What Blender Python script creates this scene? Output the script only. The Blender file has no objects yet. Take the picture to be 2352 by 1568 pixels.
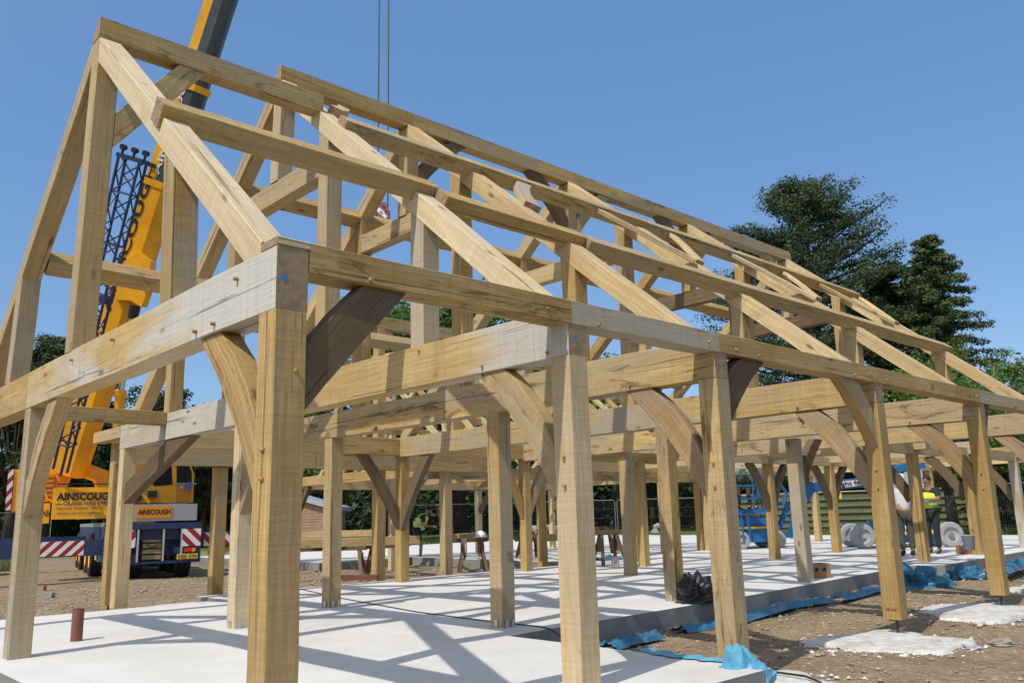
import bpy, bmesh, math, random
from mathutils import Vector, Matrix
random.seed(7)
scene = bpy.context.scene
# ------------------------------------------------------------------ camera
S = 0.72                       # modelling unit -> metres
ZG = 1.36                      # ground sits at -1.36 in modelling units
def T(p): return Vector((p[0]*S, p[1]*S, (p[2]+ZG)*S))
CAM = (-2.7012, -5.3177, 0.4684); YAW, PITCH, ROLL, FPX = 0.8198, 0.2026, -0.0258, 1933.4
def cam_axes():
    cy, sy = math.cos(YAW), math.sin(YAW); cp, sp = math.cos(PITCH), math.sin(PITCH)
    f = Vector((cy*cp, sy*cp, sp)); r = Vector((sy, -cy, 0)); u = r.cross(f)
    cr, sr = math.cos(ROLL), math.sin(ROLL)
    return cr*r+sr*u, -sr*r+cr*u, f
AR, AU, AF = cam_axes()
cd = bpy.data.cameras.new('camera'); cam = bpy.data.objects.new('camera', cd)
scene.collection.objects.link(cam); scene.camera = cam
m = Matrix((AR, AU, -AF)).transposed().to_4x4(); m.translation = T(CAM); cam.matrix_world = m
cd.sensor_width = 36; cd.lens = FPX/2352*36; cd.clip_start = 0.05; cd.clip_end = 2000
# ------------------------------------------------------------------ light
SUN_EL, SUN_AZ = math.radians(53), math.radians(11)      # shadows run along +x turned 11 deg to +y
tosun = Vector((-math.cos(SUN_AZ)*math.cos(SUN_EL), -math.sin(SUN_AZ)*math.cos(SUN_EL), math.sin(SUN_EL)))
w = bpy.data.worlds.new('World'); scene.world = w; w.use_nodes = True
nt = w.node_tree; nt.nodes.clear()
sky = nt.nodes.new('ShaderNodeTexSky'); sky.sky_type = 'NISHITA'; sky.sun_disc = False
sky.sun_elevation = SUN_EL; sky.sun_rotation = math.atan2(tosun.x, tosun.y)
sky.altitude = 0; sky.air_density = 1.0; sky.dust_density = 0.9; sky.ozone_density = 2.2
bg = nt.nodes.new('ShaderNodeBackground'); bg.inputs[1].default_value = 0.15
wo = nt.nodes.new('ShaderNodeOutputWorld'); smx = nt.nodes.new('ShaderNodeMix'); smx.data_type = 'RGBA'; smx.inputs[0].default_value = .5
nt.links.new(sky.outputs[0], smx.inputs[6]); smx.inputs[7].default_value = (.62, 1.66, 3.6, 1); tcw = nt.nodes.new('ShaderNodeTexCoord'); dp = nt.nodes.new('ShaderNodeVectorMath'); dp.operation = 'DOT_PRODUCT'; dp.inputs[1].default_value = tosun
nt.links.new(tcw.outputs['Generated'], dp.inputs[0]); hz = nt.nodes.new('ShaderNodeMapRange'); hz.interpolation_type = 'SMOOTHSTEP'
hz.inputs[1].default_value = .12; hz.inputs[2].default_value = 1.0; hz.inputs[3].default_value = 0; hz.inputs[4].default_value = .30; nt.links.new(dp.outputs['Value'], hz.inputs[0])
gl = nt.nodes.new('ShaderNodeMix'); gl.data_type = 'RGBA'; nt.links.new(hz.outputs[0], gl.inputs[0]); nt.links.new(smx.outputs[2], gl.inputs[6]); gl.inputs[7].default_value = (9.0, 8.6, 7.8, 1)   # bright hazy air round the sun
nt.links.new(gl.outputs[2], bg.inputs[0]); nt.links.new(bg.outputs[0], wo.inputs[0])
sl = bpy.data.lights.new('sun', 'SUN'); sl.energy = 3.3; sl.angle = math.radians(0.55); sl.color = (1, .94, .84)
so = bpy.data.objects.new('sun', sl); scene.collection.objects.link(so)
so.rotation_euler = tosun.to_track_quat('Z', 'Y').to_euler(); so.location = (0, 0, 30)
scene.view_settings.view_transform = 'Standard'; scene.view_settings.look = 'None'; scene.view_settings.exposure = 0.18
# ------------------------------------------------------------------ picture helpers
def ray(u, v):
    a = (u-1176)/FPX; b = -(v-784)/FPX
    return AR*a+AU*b+AF
def onp(u, v, ax, val):
    q = ray(u, v); t = (val-CAM[ax])/q[ax]; return Vector(CAM)+q*t
def atd(u, v, depth):
    return Vector(CAM)+ray(u, v)*depth
# ------------------------------------------------------------------ materials
def mat(name, col=(.5,.5,.5), rough=.6, metal=0, noise=None, bump=0, spec=.5, scale=8, col2=None, alpha=None):
    M = bpy.data.materials.new(name); M.use_nodes = True; n = M.node_tree; B = n.nodes['Principled BSDF']
    B.inputs['Base Color'].default_value = (*col, 1); B.inputs['Roughness'].default_value = rough; B.inputs['Metallic'].default_value = metal
    B.inputs['Specular IOR Level'].default_value = spec
    if col2 or bump:
        tc = n.nodes.new('ShaderNodeTexCoord'); no = n.nodes.new('ShaderNodeTexNoise'); no.inputs['Scale'].default_value = scale; no.inputs['Detail'].default_value = 7
        no.inputs['Roughness'].default_value = .65
        n.links.new(tc.outputs['Object'], no.inputs['Vector'])
        if col2:
            cr = n.nodes.new('ShaderNodeValToRGB'); cr.color_ramp.elements[0].position = .35; cr.color_ramp.elements[1].position = .68
            cr.color_ramp.elements[0].color = (*col, 1); cr.color_ramp.elements[1].color = (*col2, 1)
            n.links.new(no.outputs[0], cr.inputs[0]); n.links.new(cr.outputs[0], B.inputs['Base Color'])
        if bump:
            bp = n.nodes.new('ShaderNodeBump'); bp.inputs['Strength'].default_value = bump; bp.inputs['Distance'].default_value = .02
            n.links.new(no.outputs[0], bp.inputs['Height']); n.links.new(bp.outputs[0], B.inputs['Normal'])
    return M
def oak(name, lo, hi, grey, greymix=.35, dark=.0, stain=.5, bias=0.0, st0=.625, grad=None):
    """sawn oak: grain runs along U of the UV map (metres)"""
    M = bpy.data.materials.new(name); M.use_nodes = True; n = M.node_tree; L = n.links; N = n.nodes; B = N['Principled BSDF']
    uv = N.new('ShaderNodeUVMap'); uv.uv_map = 'UVMap'
    def noise(sx, sy, detail=4, rough=.6, dist=0, off=0):
        mp = N.new('ShaderNodeMapping'); mp.inputs['Scale'].default_value = (sx, sy, 1); mp.inputs['Location'].default_value = (off, off*.7, off*.3)
        L.new(uv.outputs[0], mp.inputs[0]); t = N.new('ShaderNodeTexNoise'); t.inputs['Scale'].default_value = 1
        t.inputs['Detail'].default_value = detail; t.inputs['Roughness'].default_value = rough; t.inputs['Distortion'].default_value = dist
        L.new(mp.outputs[0], t.inputs['Vector']); return t.outputs[0]
    def ramp(src, p0, p1, c0=(0,0,0,1), c1=(1,1,1,1)):
        r = N.new('ShaderNodeValToRGB'); r.color_ramp.elements[0].position = p0; r.color_ramp.elements[1].position = p1
        r.color_ramp.elements[0].color = c0; r.color_ramp.elements[1].color = c1; L.new(src, r.inputs[0]); return r.outputs[0]
    def mix(fac, a, b, mode='MIX'):
        x = N.new('ShaderNodeMix'); x.data_type = 'RGBA'; x.blend_type = mode
        if isinstance(fac, (int, float)): x.inputs[0].default_value = fac
        else: L.new(fac, x.inputs[0])
        for s, v in ((6, a), (7, b)):
            if isinstance(v, tuple): x.inputs[s].default_value = (*v[:3], 1)
            else: L.new(v, x.inputs[s])
        return x.outputs[2]
    oi = N.new('ShaderNodeObjectInfo')
    grain = noise(1.6, 42, 5, .65, .25)
    fig = noise(.9, 7, 3, .55, 1.2, 3.1)
    c = mix(ramp(grain, .33, .68), lo, hi)
    wide = noise(.35, 1.1, 3, .55, .8, 71)
    c = mix(ramp(wide, .36, .62, (.42,)*3+(1,), (0,0,0,1)), c, tuple(x*y for x, y in zip(lo, (.66, .60, .52))))
    sm = ramp(noise(2.0, .9, 4, .6, .5, 93), .60, .72, (0,0,0,1), (.38,)*3+(1,))
    c = mix(sm, c, tuple(x*.42 for x in lo))
    c = mix(ramp(fig, .42, .62, (0,0,0,1), (.45,.45,.45,1)), c, tuple(x*y for x, y in zip(lo, (.92, .80, .66))))
    # blotchy weathering to grey
    wz = noise(.55, 2.2, 4, .6, .6, 11)
    rnd = N.new('ShaderNodeMath'); rnd.operation = 'MULTIPLY_ADD'; rnd.inputs[1].default_value = .34; rnd.inputs[2].default_value = -.17+bias
    L.new(oi.outputs['Random'], rnd.inputs[0])
    ad = N.new('ShaderNodeMath'); ad.operation = 'ADD'; L.new(wz, ad.inputs[0]); L.new(rnd.outputs[0], ad.inputs[1])
    if grad:
        geo = N.new('ShaderNodeNewGeometry'); sx = N.new('ShaderNodeSeparateXYZ'); L.new(geo.outputs['Position'], sx.inputs[0])
        mr = N.new('ShaderNodeMapRange'); mr.inputs[1].default_value = grad[0]*S; mr.inputs[2].default_value = grad[1]*S; mr.inputs[3].default_value = .16; mr.inputs[4].default_value = -.14
        L.new(sx.outputs['Y'], mr.inputs[0]); ad2 = N.new('ShaderNodeMath'); ad2.operation = 'ADD'; L.new(ad.outputs[0], ad2.inputs[0]); L.new(mr.outputs[0], ad2.inputs[1]); ad = ad2
    gm = N.new('ShaderNodeMath'); gm.operation = 'MULTIPLY'; gm.inputs[1].default_value = greymix; L.new(ramp(ad.outputs[0], .42, .66), gm.inputs[0])
    c = mix(gm.outputs[0], c, grey)
    # dark iron and water stains, knots
    st = ramp(noise(1.3, 5.5, 5, .7, 1.6, 23), st0, st0+.10, (0,0,0,1), (stain*.85,)*3+(1,))
    c = mix(st, c, (.135, .082, .042))
    bl = ramp(noise(3.2, 3.6, 3, .5, .2, 41), .70, .76, (0,0,0,1), (.55*stain/.5,)*3+(1,))
    c = mix(bl, c, (.05, .04, .038))
    # shakes: long hairline cracks along the grain
    cr = ramp(noise(.28, 17, 5, .70, .35, 5.5), .618, .640, (0,0,0,1), (.62,)*3+(1,))
    c = mix(cr, c, (.055, .036, .02))
    kv = N.new('ShaderNodeTexVoronoi'); kv.inputs['Scale'].default_value = 1; kv.inputs['Randomness'].default_value = 1; kmp = N.new('ShaderNodeMapping'); kmp.inputs['Scale'].default_value = (1.5, 4.2, 1); L.new(uv.outputs[0], kmp.inputs[0]); L.new(kmp.outputs[0], kv.inputs['Vector'])
    c = mix(ramp(kv.outputs['Distance'], .05, .12, (.75,)*3+(1,), (0,0,0,1)), c, (.12, .07, .035))
    sawc = ramp(noise(48, .8, 2, .5, .1, 57), .3, .7, (.86, .85, .84, 1), (1.0, 1.0, 1.0, 1)); c = mix(1.0, c, sawc, 'MULTIPLY')
    fing = ramp(noise(3.5, 95, 3, .6, .1, 63), .32, .68, (.84, .82, .79, 1), (1.0, 1.0, 1.0, 1)); c = mix(1.0, c, fing, 'MULTIPLY')
    # brightness per timber
    vv = N.new('ShaderNodeMapRange'); vv.inputs[3].default_value = .98; vv.inputs[4].default_value = 1.44; L.new(oi.outputs['Random'], vv.inputs[0])
    hv = N.new('ShaderNodeHueSaturation'); L.new(vv.outputs[0], hv.inputs['Value']); L.new(c, hv.inputs['Color']); hv.inputs['Saturation'].default_value = 1.10
    L.new(hv.outputs[0], B.inputs['Base Color']); B.inputs['Roughness'].default_value = .72; B.inputs['Specular IOR Level'].default_value = .25
    # bump: grain, band saw marks across, cracks
    saw = noise(55, 2.5, 2, .5, 0, 9)
    a1 = N.new('ShaderNodeMath'); a1.operation = 'MULTIPLY_ADD'; a1.inputs[1].default_value = .45; L.new(saw, a1.inputs[0]); L.new(grain, a1.inputs[2])
    a2 = N.new('ShaderNodeMath'); a2.operation = 'MULTIPLY_ADD'; a2.inputs[1].default_value = -1.6; L.new(cr, a2.inputs[0]); L.new(a1.outputs[0], a2.inputs[2])
    bp = N.new('ShaderNodeBump'); bp.inputs['Strength'].default_value = .42; bp.inputs['Distance'].default_value = .006
    L.new(a2.outputs[0], bp.inputs['Height']); L.new(bp.outputs[0], B.inputs['Normal'])
    return M
def oak_end(name):
    M = bpy.data.materials.new(name); M.use_nodes = True; n = M.node_tree; L = n.links; N = n.nodes; B = N['Principled BSDF']
    uv = N.new('ShaderNodeUVMap'); uv.uv_map = 'UVMap'
    wv = N.new('ShaderNodeTexWave'); wv.wave_type = 'RINGS'; wv.rings_direction = 'SPHERICAL'; wv.inputs['Scale'].default_value = 28; wv.inputs['Distortion'].default_value = 3.0
    wv.inputs['Detail'].default_value = 3; L.new(uv.outputs[0], wv.inputs['Vector'])
    no = N.new('ShaderNodeTexNoise'); no.inputs['Scale'].default_value = 9; no.inputs['Detail'].default_value = 6; no.inputs['Distortion'].default_value = 1.5; L.new(uv.outputs[0], no.inputs['Vector'])
    r1 = N.new('ShaderNodeValToRGB'); r1.color_ramp.elements[0].color = (.25, .165, .09, 1); r1.color_ramp.elements[1].color = (.43, .315, .18, 1); L.new(wv.outputs[0], r1.inputs[0])
    r2 = N.new('ShaderNodeValToRGB'); r2.color_ramp.elements[0].position = .4; r2.color_ramp.elements[1].position = .68; L.new(no.outputs[0], r2.inputs[0])
    mx = N.new('ShaderNodeMix'); mx.data_type = 'RGBA'; L.new(r2.outputs[0], mx.inputs[0]); L.new(r1.outputs[0], mx.inputs[6]); mx.inputs[7].default_value = (.19, .135, .09, 1)
    L.new(mx.outputs[2], B.inputs['Base Color']); B.inputs['Roughness'].default_value = .8
    return M
HONEY = ((.405, .283, .128), (.63, .478, .255), (.27, .24, .185))
OAK = oak('oak_fresh', *HONEY, .62, stain=.5)
OAKW = oak('oak_weathered', (.38, .28, .135), (.57, .445, .25), (.34, .31, .255), .85, stain=.55, bias=.06)
OAKG = oak('oak_silvered', (.34, .28, .19), (.50, .435, .33), (.43, .415, .38), .9, stain=.35, bias=.1)
OAKT = oak('oak_tie_silvering_at_end', (.42, .32, .165), (.60, .475, .27), (.45, .44, .41), .95, stain=.5, grad=(.4, 3.2))
OAKB = oak('oak_brace_brown', (.12, .085, .05), (.22, .16, .10), (.13, .105, .075), .6, stain=.6, bias=.05)
OAKX = oak('oak_brown_grey', (.27, .19, .11), (.45, .335, .20), (.27, .225, .17), .6, stain=.6, bias=.02)
OAKP = oak('oak_pale', (.52, .40, .225), (.76, .64, .425), (.42, .375, .295), .55, stain=.4)
OAKM = oak('oak_mottled', *HONEY, .65, stain=.92, bias=.02, st0=.545)
END = oak_end('oak_end_grain')
# ------------------------------------------------------------------ mesh collector
WT = {}
class MB:
    def __init__(s): s.v = []; s.f = []; s.uv = []; s.mi = []
    def face(s, idx, uvs=None, mi=0):
        s.f.append(idx); s.uv.append(uvs or [(0, 0)]*len(idx)); s.mi.append(mi)
    def box(s, a, b, mi=0):
        x0, y0, z0 = a; x1, y1, z1 = b; o = len(s.v)
        s.v += [Vector(p) for p in ((x0,y0,z0),(x1,y0,z0),(x1,y1,z0),(x0,y1,z0),(x0,y0,z1),(x1,y0,z1),(x1,y1,z1),(x0,y1,z1))]
        for q in ((0,3,2,1),(4,5,6,7),(0,1,5,4),(1,2,6,5),(2,3,7,6),(3,0,4,7)):
            P = [s.v[o+i] for i in q]; e = (P[1]-P[0]).length*S; h = (P[2]-P[1]).length*S
            s.face([o+i for i in q], [(0,0),(e,0),(e,h),(0,h)], mi)
        return s
    def obox(s, c, ax, ay, az, mi=0):
        o = len(s.v); c = Vector(c); ax, ay, az = Vector(ax), Vector(ay), Vector(az)
        for sz in (-1, 1):
            for sx, sy in ((-1,-1),(1,-1),(1,1),(-1,1)): s.v.append(c+ax*sx+ay*sy+az*sz)
        flip = ax.cross(ay).dot(az) < 0
        for q in ((0,3,2,1),(4,5,6,7),(0,1,5,4),(1,2,6,5),(2,3,7,6),(3,0,4,7)):
            if flip: q = q[::-1]
            P = [s.v[o+i] for i in q]; e = (P[1]-P[0]).length*S; h = (P[2]-P[1]).length*S
            s.face([o+i for i in q], [(0,0),(e,0),(e,h),(0,h)], mi)
        return s
    def bar(s, p0, p1, w, h, up=(0,0,1), mi=0):
        p0, p1 = Vector(p0), Vector(p1); d = p1-p0; L = d.length
        if L < 1e-6: return s
        d /= L; sd = d.cross(Vector(up))
        if sd.length < 1e-4: sd = d.cross(Vector((1,0,0)))
        sd.normalize(); u2 = sd.cross(d)
        return s.obox((p0+p1)/2, d*L/2, sd*w/2, u2*h/2, mi)
    def tube(s, pts, r, n=8, mi=0, caps=True, r1=None):
        pts = [Vector(p) for p in pts]; o = len(s.v); k = len(pts); ref = None
        for i, p in enumerate(pts):
            d = (pts[min(i+1, k-1)]-pts[max(i-1, 0)]).normalized()
            if ref is None: ref = d.orthogonal().normalized()
            ref = (ref-d*ref.dot(d)); ref.normalize(); bi = d.cross(ref)
            rr = r if r1 is None else r+(r1-r)*i/(k-1)
            if isinstance(r, (list, tuple)): rr = r[i]
            for j in range(n):
                a = 2*math.pi*j/n; s.v.append(p+(ref*math.cos(a)+bi*math.sin(a))*rr)
        for i in range(k-1):
            for j in range(n):
                a, b = o+i*n+j, o+i*n+(j+1) % n
                s.face([a, b, b+n, a+n], [(i*.3, j/n), (i*.3, (j+1)/n), (i*.3+.3, (j+1)/n), (i*.3+.3, j/n)], mi)
        if caps:
            s.face([o+j for j in range(n)][::-1], None, mi); s.face([o+(k-1)*n+j for j in range(n)], None, mi)
        return s
    def prism(s, poly, ext, mi=0):
        """closed polygon (3d points) extruded by vector ext"""
        poly = [Vector(p) for p in poly]; ext = Vector(ext); n = len(poly); o = len(s.v)
        nn = Vector((0,0,0))
        for i in range(n): nn += poly[i].cross(poly[(i+1) % n])
        if nn.dot(ext) > 0: poly = poly[::-1]
        s.v += poly+[p+ext for p in poly]
        e = ext.length*S
        s.face([o+i for i in range(n)], [(p.x*.7+p.y*.7, p.z) for p in poly], mi); s.face([o+n+i for i in range(n)][::-1], [(p.x*.7+p.y*.7, p.z) for p in poly][::-1], mi)
        t = 0
        for i in range(n):
            j = (i+1) % n; l = (poly[j]-poly[i]).length*S
            s.face([o+j, o+i, o+n+i, o+n+j], [(t+l, 0), (t, 0), (t, e), (t+l, e)], mi); t += l
        return s
    def build(s, name, mats, parent=None, smooth=False, origin=None):
        me = bpy.data.meshes.new(name); org = T(origin) if origin is not None else Vector((0,0,0))
        if parent is not None: org = WT[parent.name]
        me.from_pydata([tuple(T(p)-org) for p in s.v], [], s.f); me.validate(verbose=False)
        ul = me.uv_layers.new(name='UVMap'); k = 0
        ox, oy = random.uniform(0, 40), random.uniform(0, 40)
        if len(ul.data) == sum(len(f) for f in s.f):
            for us in s.uv:
                for a, b in us: ul.data[k].uv = (a, b); k += 1
        if not isinstance(mats, (list, tuple)): mats = [mats]
        for m_ in mats: me.materials.append(m_)
        if len(me.polygons) == len(s.mi):
            me.polygons.foreach_set('material_index', s.mi)
        if smooth: me.polygons.foreach_set('use_smooth', [True]*len(me.polygons))
        me.update()
        ob = bpy.data.objects.new(name, me); scene.collection.objects.link(ob)
        if parent is not None:
            ob.parent = parent
        else: ob.location = org
        WT[ob.name] = org
        return ob
def tag(o, label=None, cat=None, group=None, kind=None):
    if label: o['label'] = label
    if cat: o['category'] = cat
    if group: o['group'] = group
    if kind: o['kind'] = kind
    return o
def empty(name, loc, label=None, cat=None, group=None):
    o = bpy.data.objects.new(name, None); scene.collection.objects.link(o); o.location = T(loc); o.empty_display_size = .3
    WT[o.name] = T(loc); tag(o, label, cat, group); return o
def copy_tree(o, parent=None):
    c = o.copy(); scene.collection.objects.link(c)
    if parent is not None: c.parent = parent
    for ch in list(o.children): copy_tree(ch, c)
    return c
# ------------------------------------------------------------------ timbers
def timber(name, p0, p1, w, h, side, m, parent, cut0=None, cut1=None, bow=None, kink=None, label=None, seg=None):
    """Squared log from p0 to p1 (centre line). w = size along `side`, h = size across. cut = (point, normal) plane.
    bow = (vector) bulge at the middle. Edges arrised, faces slightly uneven."""
    p0, p1 = Vector(p0), Vector(p1); d = (p1-p0).normalized(); L = (p1-p0).length
    side = Vector(side); side = (side-d*side.dot(d)).normalized(); up = side.cross(d).normalized()
    n = seg or (10 if bow is not None else max(2, int(L/.55)))
    c = .007; W, H = w/2, h/2
    sec = [(-W, -H+c), (-W+c, -H), (W-c, -H), (W, -H+c), (W, H-c), (W-c, H), (-W+c, H), (-W, H-c)]
    b = MB(); ox, oy = random.uniform(0, 50), random.uniform(0, 50)
    bv = Vector(bow) if bow is not None else Vector((0, 0, 0))
    jit = [random.uniform(-.004, .004) for _ in range(n+1)]; jt2 = [random.uniform(-.004, .004) for _ in range(n+1)]
    for i in range(n+1):
        t = i/n
        for (a, e) in sec:
            off = side*(a+jit[i])+up*(e+jt2[i])
            s0, s1 = 0.0, L
            if cut0: s0 = (Vector(cut0[0])-(p0+off)).dot(Vector(cut0[1]))/d.dot(Vector(cut0[1]))
            if cut1: s1 = (Vector(cut1[0])-(p0+off)).dot(Vector(cut1[1]))/d.dot(Vector(cut1[1]))
            s_ = s0+(s1-s0)*t
            b.v.append(p0+off+d*s_+bv*(1-(2*t-1)**2))
    per = [0]
    for k in range(8):
        a, e = sec[k], sec[(k+1) % 8]; per.append(per[-1]+math.hypot(e[0]-a[0], e[1]-a[1])*S)
    for i in range(n):
        for k in range(8):
            a0 = i*8+k; a1 = i*8+(k+1) % 8
            fu = lambda q: (b.v[q]-p0).dot(d)*S
            b.face([a0, a1, a1+8, a0+8], [(ox+fu(a0), oy+per[k]), (ox+fu(a1), oy+per[k+1]), (ox+fu(a1+8), oy+per[k+1]), (ox+fu(a0+8), oy+per[k])])
    cx, cy = random.uniform(-.05, .05), random.uniform(-.05, .05)
    b.face(list(range(8))[::-1], [(x*S+cx, y*S+cy) for x, y in sec][::-1], 1)
    b.face([n*8+k for k in range(8)], [(x*S+cx, y*S+cy) for x, y in sec], 1)
    o = b.build(name, [m, END], parent)
    if label: o['label'] = label
    return o
# ------------------------------------------------------------------ setting
def grid_sheet(name, x0, x1, y0, y1, z, n, mt, amp=0, f=1.0, hole=None):
    b = MB(); o = 0
    from mathutils import noise as mn
    for j in range(n+1):
        for i in range(n+1):
            x = x0+(x1-x0)*i/n; y = y0+(y1-y0)*j/n
            h = amp*(mn.noise(Vector((x*f, y*f, 0)))+.5*mn.noise(Vector((x*f*2.7, y*f*2.7, 4)))) if amp else 0
            b.v.append(Vector((x, y, z+h)))
    for j in range(n):
        for i in range(n):
            a = j*(n+1)+i; b.face([a, a+1, a+n+2, a+n+1])
    return b.build(name, mt, smooth=True)
def ground_mat():
    M = bpy.data.materials.new('bare_soil_and_grass'); M.use_nodes = True; n = M.node_tree; L = n.links; N = n.nodes; B = N['Principled BSDF']
    tc = N.new('ShaderNodeTexCoord')
    def nz(s, d=8, r=.65, dist=0):
        t = N.new('ShaderNodeTexNoise'); t.inputs['Scale'].default_value = s; t.inputs['Detail'].default_value = d; t.inputs['Roughness'].default_value = r; t.inputs['Distortion'].default_value = dist
        L.new(tc.outputs['Object'], t.inputs['Vector']); return t.outputs[0]
    def rp(src, stops):
        r = N.new('ShaderNodeValToRGB'); e = r.color_ramp.elements
        while len(e) < len(stops): e.new(.5)
        for k, (p, c) in enumerate(stops): e[k].position = p; e[k].color = (*c, 1)
        L.new(src, r.inputs[0]); return r.outputs[0]
    def mx(f, a, b, mode='MIX'):
        x = N.new('ShaderNodeMix'); x.data_type = 'RGBA'; x.blend_type = mode
        if isinstance(f, float): x.inputs[0].default_value = f
        else: L.new(f, x.inputs[0])
        L.new(a, x.inputs[6]); L.new(b, x.inputs[7]); return x.outputs[2]
    soil = rp(nz(1.3), [(.3, (.20, .145, .085)), (.5, (.315, .24, .15)), (.7, (.44, .355, .24))])
    peb = N.new('ShaderNodeTexVoronoi'); peb.inputs['Scale'].default_value = 26; L.new(tc.outputs['Object'], peb.inputs['Vector'])
    pc = rp(peb.outputs['Color'], [(.0, (.17, .125, .08)), (.55, (.34, .27, .18)), (.86, (.50, .43, .33)), (1, (.6, .56, .5))])
    c = mx(.42, soil, pc)
    fine = rp(nz(60, 3), [(.35, (.55, .5, .45)), (.65, (1.1, 1.05, 1))]); c = mx(.8, c, fine, 'MULTIPLY')
    grass = rp(nz(9, 8, .75), [(.3, (.055, .085, .022)), (.5, (.105, .15, .035)), (.72, (.22, .245, .07))])
    geo = N.new('ShaderNodeNewGeometry'); ln = N.new('ShaderNodeVectorMath'); ln.operation = 'LENGTH'
    sub = N.new('ShaderNodeVectorMath'); sub.operation = 'SUBTRACT'; sub.inputs[1].default_value = (9*S, 15*S, 0); L.new(geo.outputs['Position'], sub.inputs[0]); L.new(sub.outputs[0], ln.inputs[0])
    mr = N.new('ShaderNodeMapRange'); mr.inputs[1].default_value = 17; mr.inputs[2].default_value = 32; L.new(ln.outputs['Value'], mr.inputs[0])
    ad = N.new('ShaderNodeMath'); ad.operation = 'MULTIPLY_ADD'; ad.inputs[1].default_value = .5; L.new(mr.outputs[0], ad.inputs[0]); L.new(nz(.32, 9, .68, .6), ad.inputs[2])
    gm = rp(ad.outputs[0], [(.71, (0,0,0)), (.79, (1,1,1))]); c = mx(gm, c, grass)
    L.new(c, B.inputs['Base Color']); B.inputs['Roughness'].default_value = .95; B.inputs['Specular IOR Level'].default_value = .15
    bp = N.new('ShaderNodeBump'); bp.inputs['Strength'].default_value = .9; bp.inputs['Distance'].default_value = .03
    a2 = N.new('ShaderNodeMath'); a2.operation = 'MULTIPLY_ADD'; a2.inputs[1].default_value = -.6; L.new(peb.outputs['Distance'], a2.inputs[0]); L.new(nz(14, 8, .7), a2.inputs[2])
    L.new(a2.outputs[0], bp.inputs['Height']); L.new(bp.outputs[0], B.inputs['Normal'])
    return M
GM = ground_mat()
# one sheet: fine in the middle, reaching the horizon
def ground():
    from mathutils import noise as mn
    b = MB(); xs = [-900, -300, -100, -40, -15]+[-8+i*.33 for i in range(0, 120)]+[36, 45, 60, 90, 140, 300, 900]
    ys = [-900, -300, -100, -40, -15]+[-7+i*.33 for i in range(0, 120)]+[38, 45, 60, 90, 140, 300, 900]
    for y in ys:
        for x in xs:
            h = .07*mn.noise(Vector((x*.45, y*.45, 0)))+.035*mn.noise(Vector((x*1.6, y*1.6, 4)))+.02*mn.noise(Vector((x*4, y*4, 9)))
            if x > 40 or y > 40 or x < -20 or y < -20: h = 0
            b.v.append(Vector((x, y, -1.36+h)))
    nx = len(xs)
    for j in range(len(ys)-1):
        for i in range(nx-1):
            a = j*nx+i; b.face([a, a+1, a+nx+1, a+nx])
    tag(b.build('ground', GM, smooth=True, origin=(0, 0, -1.36)), kind='structure')
ground()
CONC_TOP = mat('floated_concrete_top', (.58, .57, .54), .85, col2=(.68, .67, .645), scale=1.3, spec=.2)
def dirty(M, dirt, sc, p0, p1, amt):
    n = M.node_tree; B = n.nodes['Principled BSDF']; src = B.inputs['Base Color'].links[0].from_socket; tc = n.nodes.new('ShaderNodeTexCoord')
    no = n.nodes.new('ShaderNodeTexNoise'); no.inputs['Scale'].default_value = sc; no.inputs['Detail'].default_value = 9; no.inputs['Roughness'].default_value = .7; no.inputs['Distortion'].default_value = .8
    n.links.new(tc.outputs['Object'], no.inputs['Vector']); r = n.nodes.new('ShaderNodeValToRGB'); r.color_ramp.elements[0].position = p0; r.color_ramp.elements[1].position = p1; r.color_ramp.elements[1].color = (amt,)*3+(1,)
    n.links.new(no.outputs[0], r.inputs[0]); x = n.nodes.new('ShaderNodeMix'); x.data_type = 'RGBA'; n.links.new(r.outputs[0], x.inputs[0]); n.links.new(src, x.inputs[6]); x.inputs[7].default_value = (*dirt, 1); n.links.new(x.outputs[2], B.inputs['Base Color'])
dirty(CONC_TOP, (.44, .40, .34), .55, .54, .72, .5); dirty(CONC_TOP, (.30, .25, .19), 3.2, .70, .78, .5)
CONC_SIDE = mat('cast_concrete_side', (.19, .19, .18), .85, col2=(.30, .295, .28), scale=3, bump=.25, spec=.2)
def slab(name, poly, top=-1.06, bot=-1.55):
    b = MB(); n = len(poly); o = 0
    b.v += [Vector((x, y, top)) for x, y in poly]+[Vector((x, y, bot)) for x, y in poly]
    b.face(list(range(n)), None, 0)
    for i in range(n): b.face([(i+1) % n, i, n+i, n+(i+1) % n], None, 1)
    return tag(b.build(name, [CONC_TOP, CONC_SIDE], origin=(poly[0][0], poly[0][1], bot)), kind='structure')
slab('concrete_slab', [(-.26, -.63), (5.03, -.63), (4.97, 3.12), (11, 3.37), (17.5, 3.92), (19.7, 4.24), (20.33, 3.47), (23, 3.6), (42, 4.3), (42, 34), (13.5, 34), (13.5, 22.5), (17.4, 22.3), (17.2, 12.9), (13.1, 12.9), (8.4, 12.75), (4.95, 12.9), (5.0, 11.6), (-.26, 11.6)])
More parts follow.
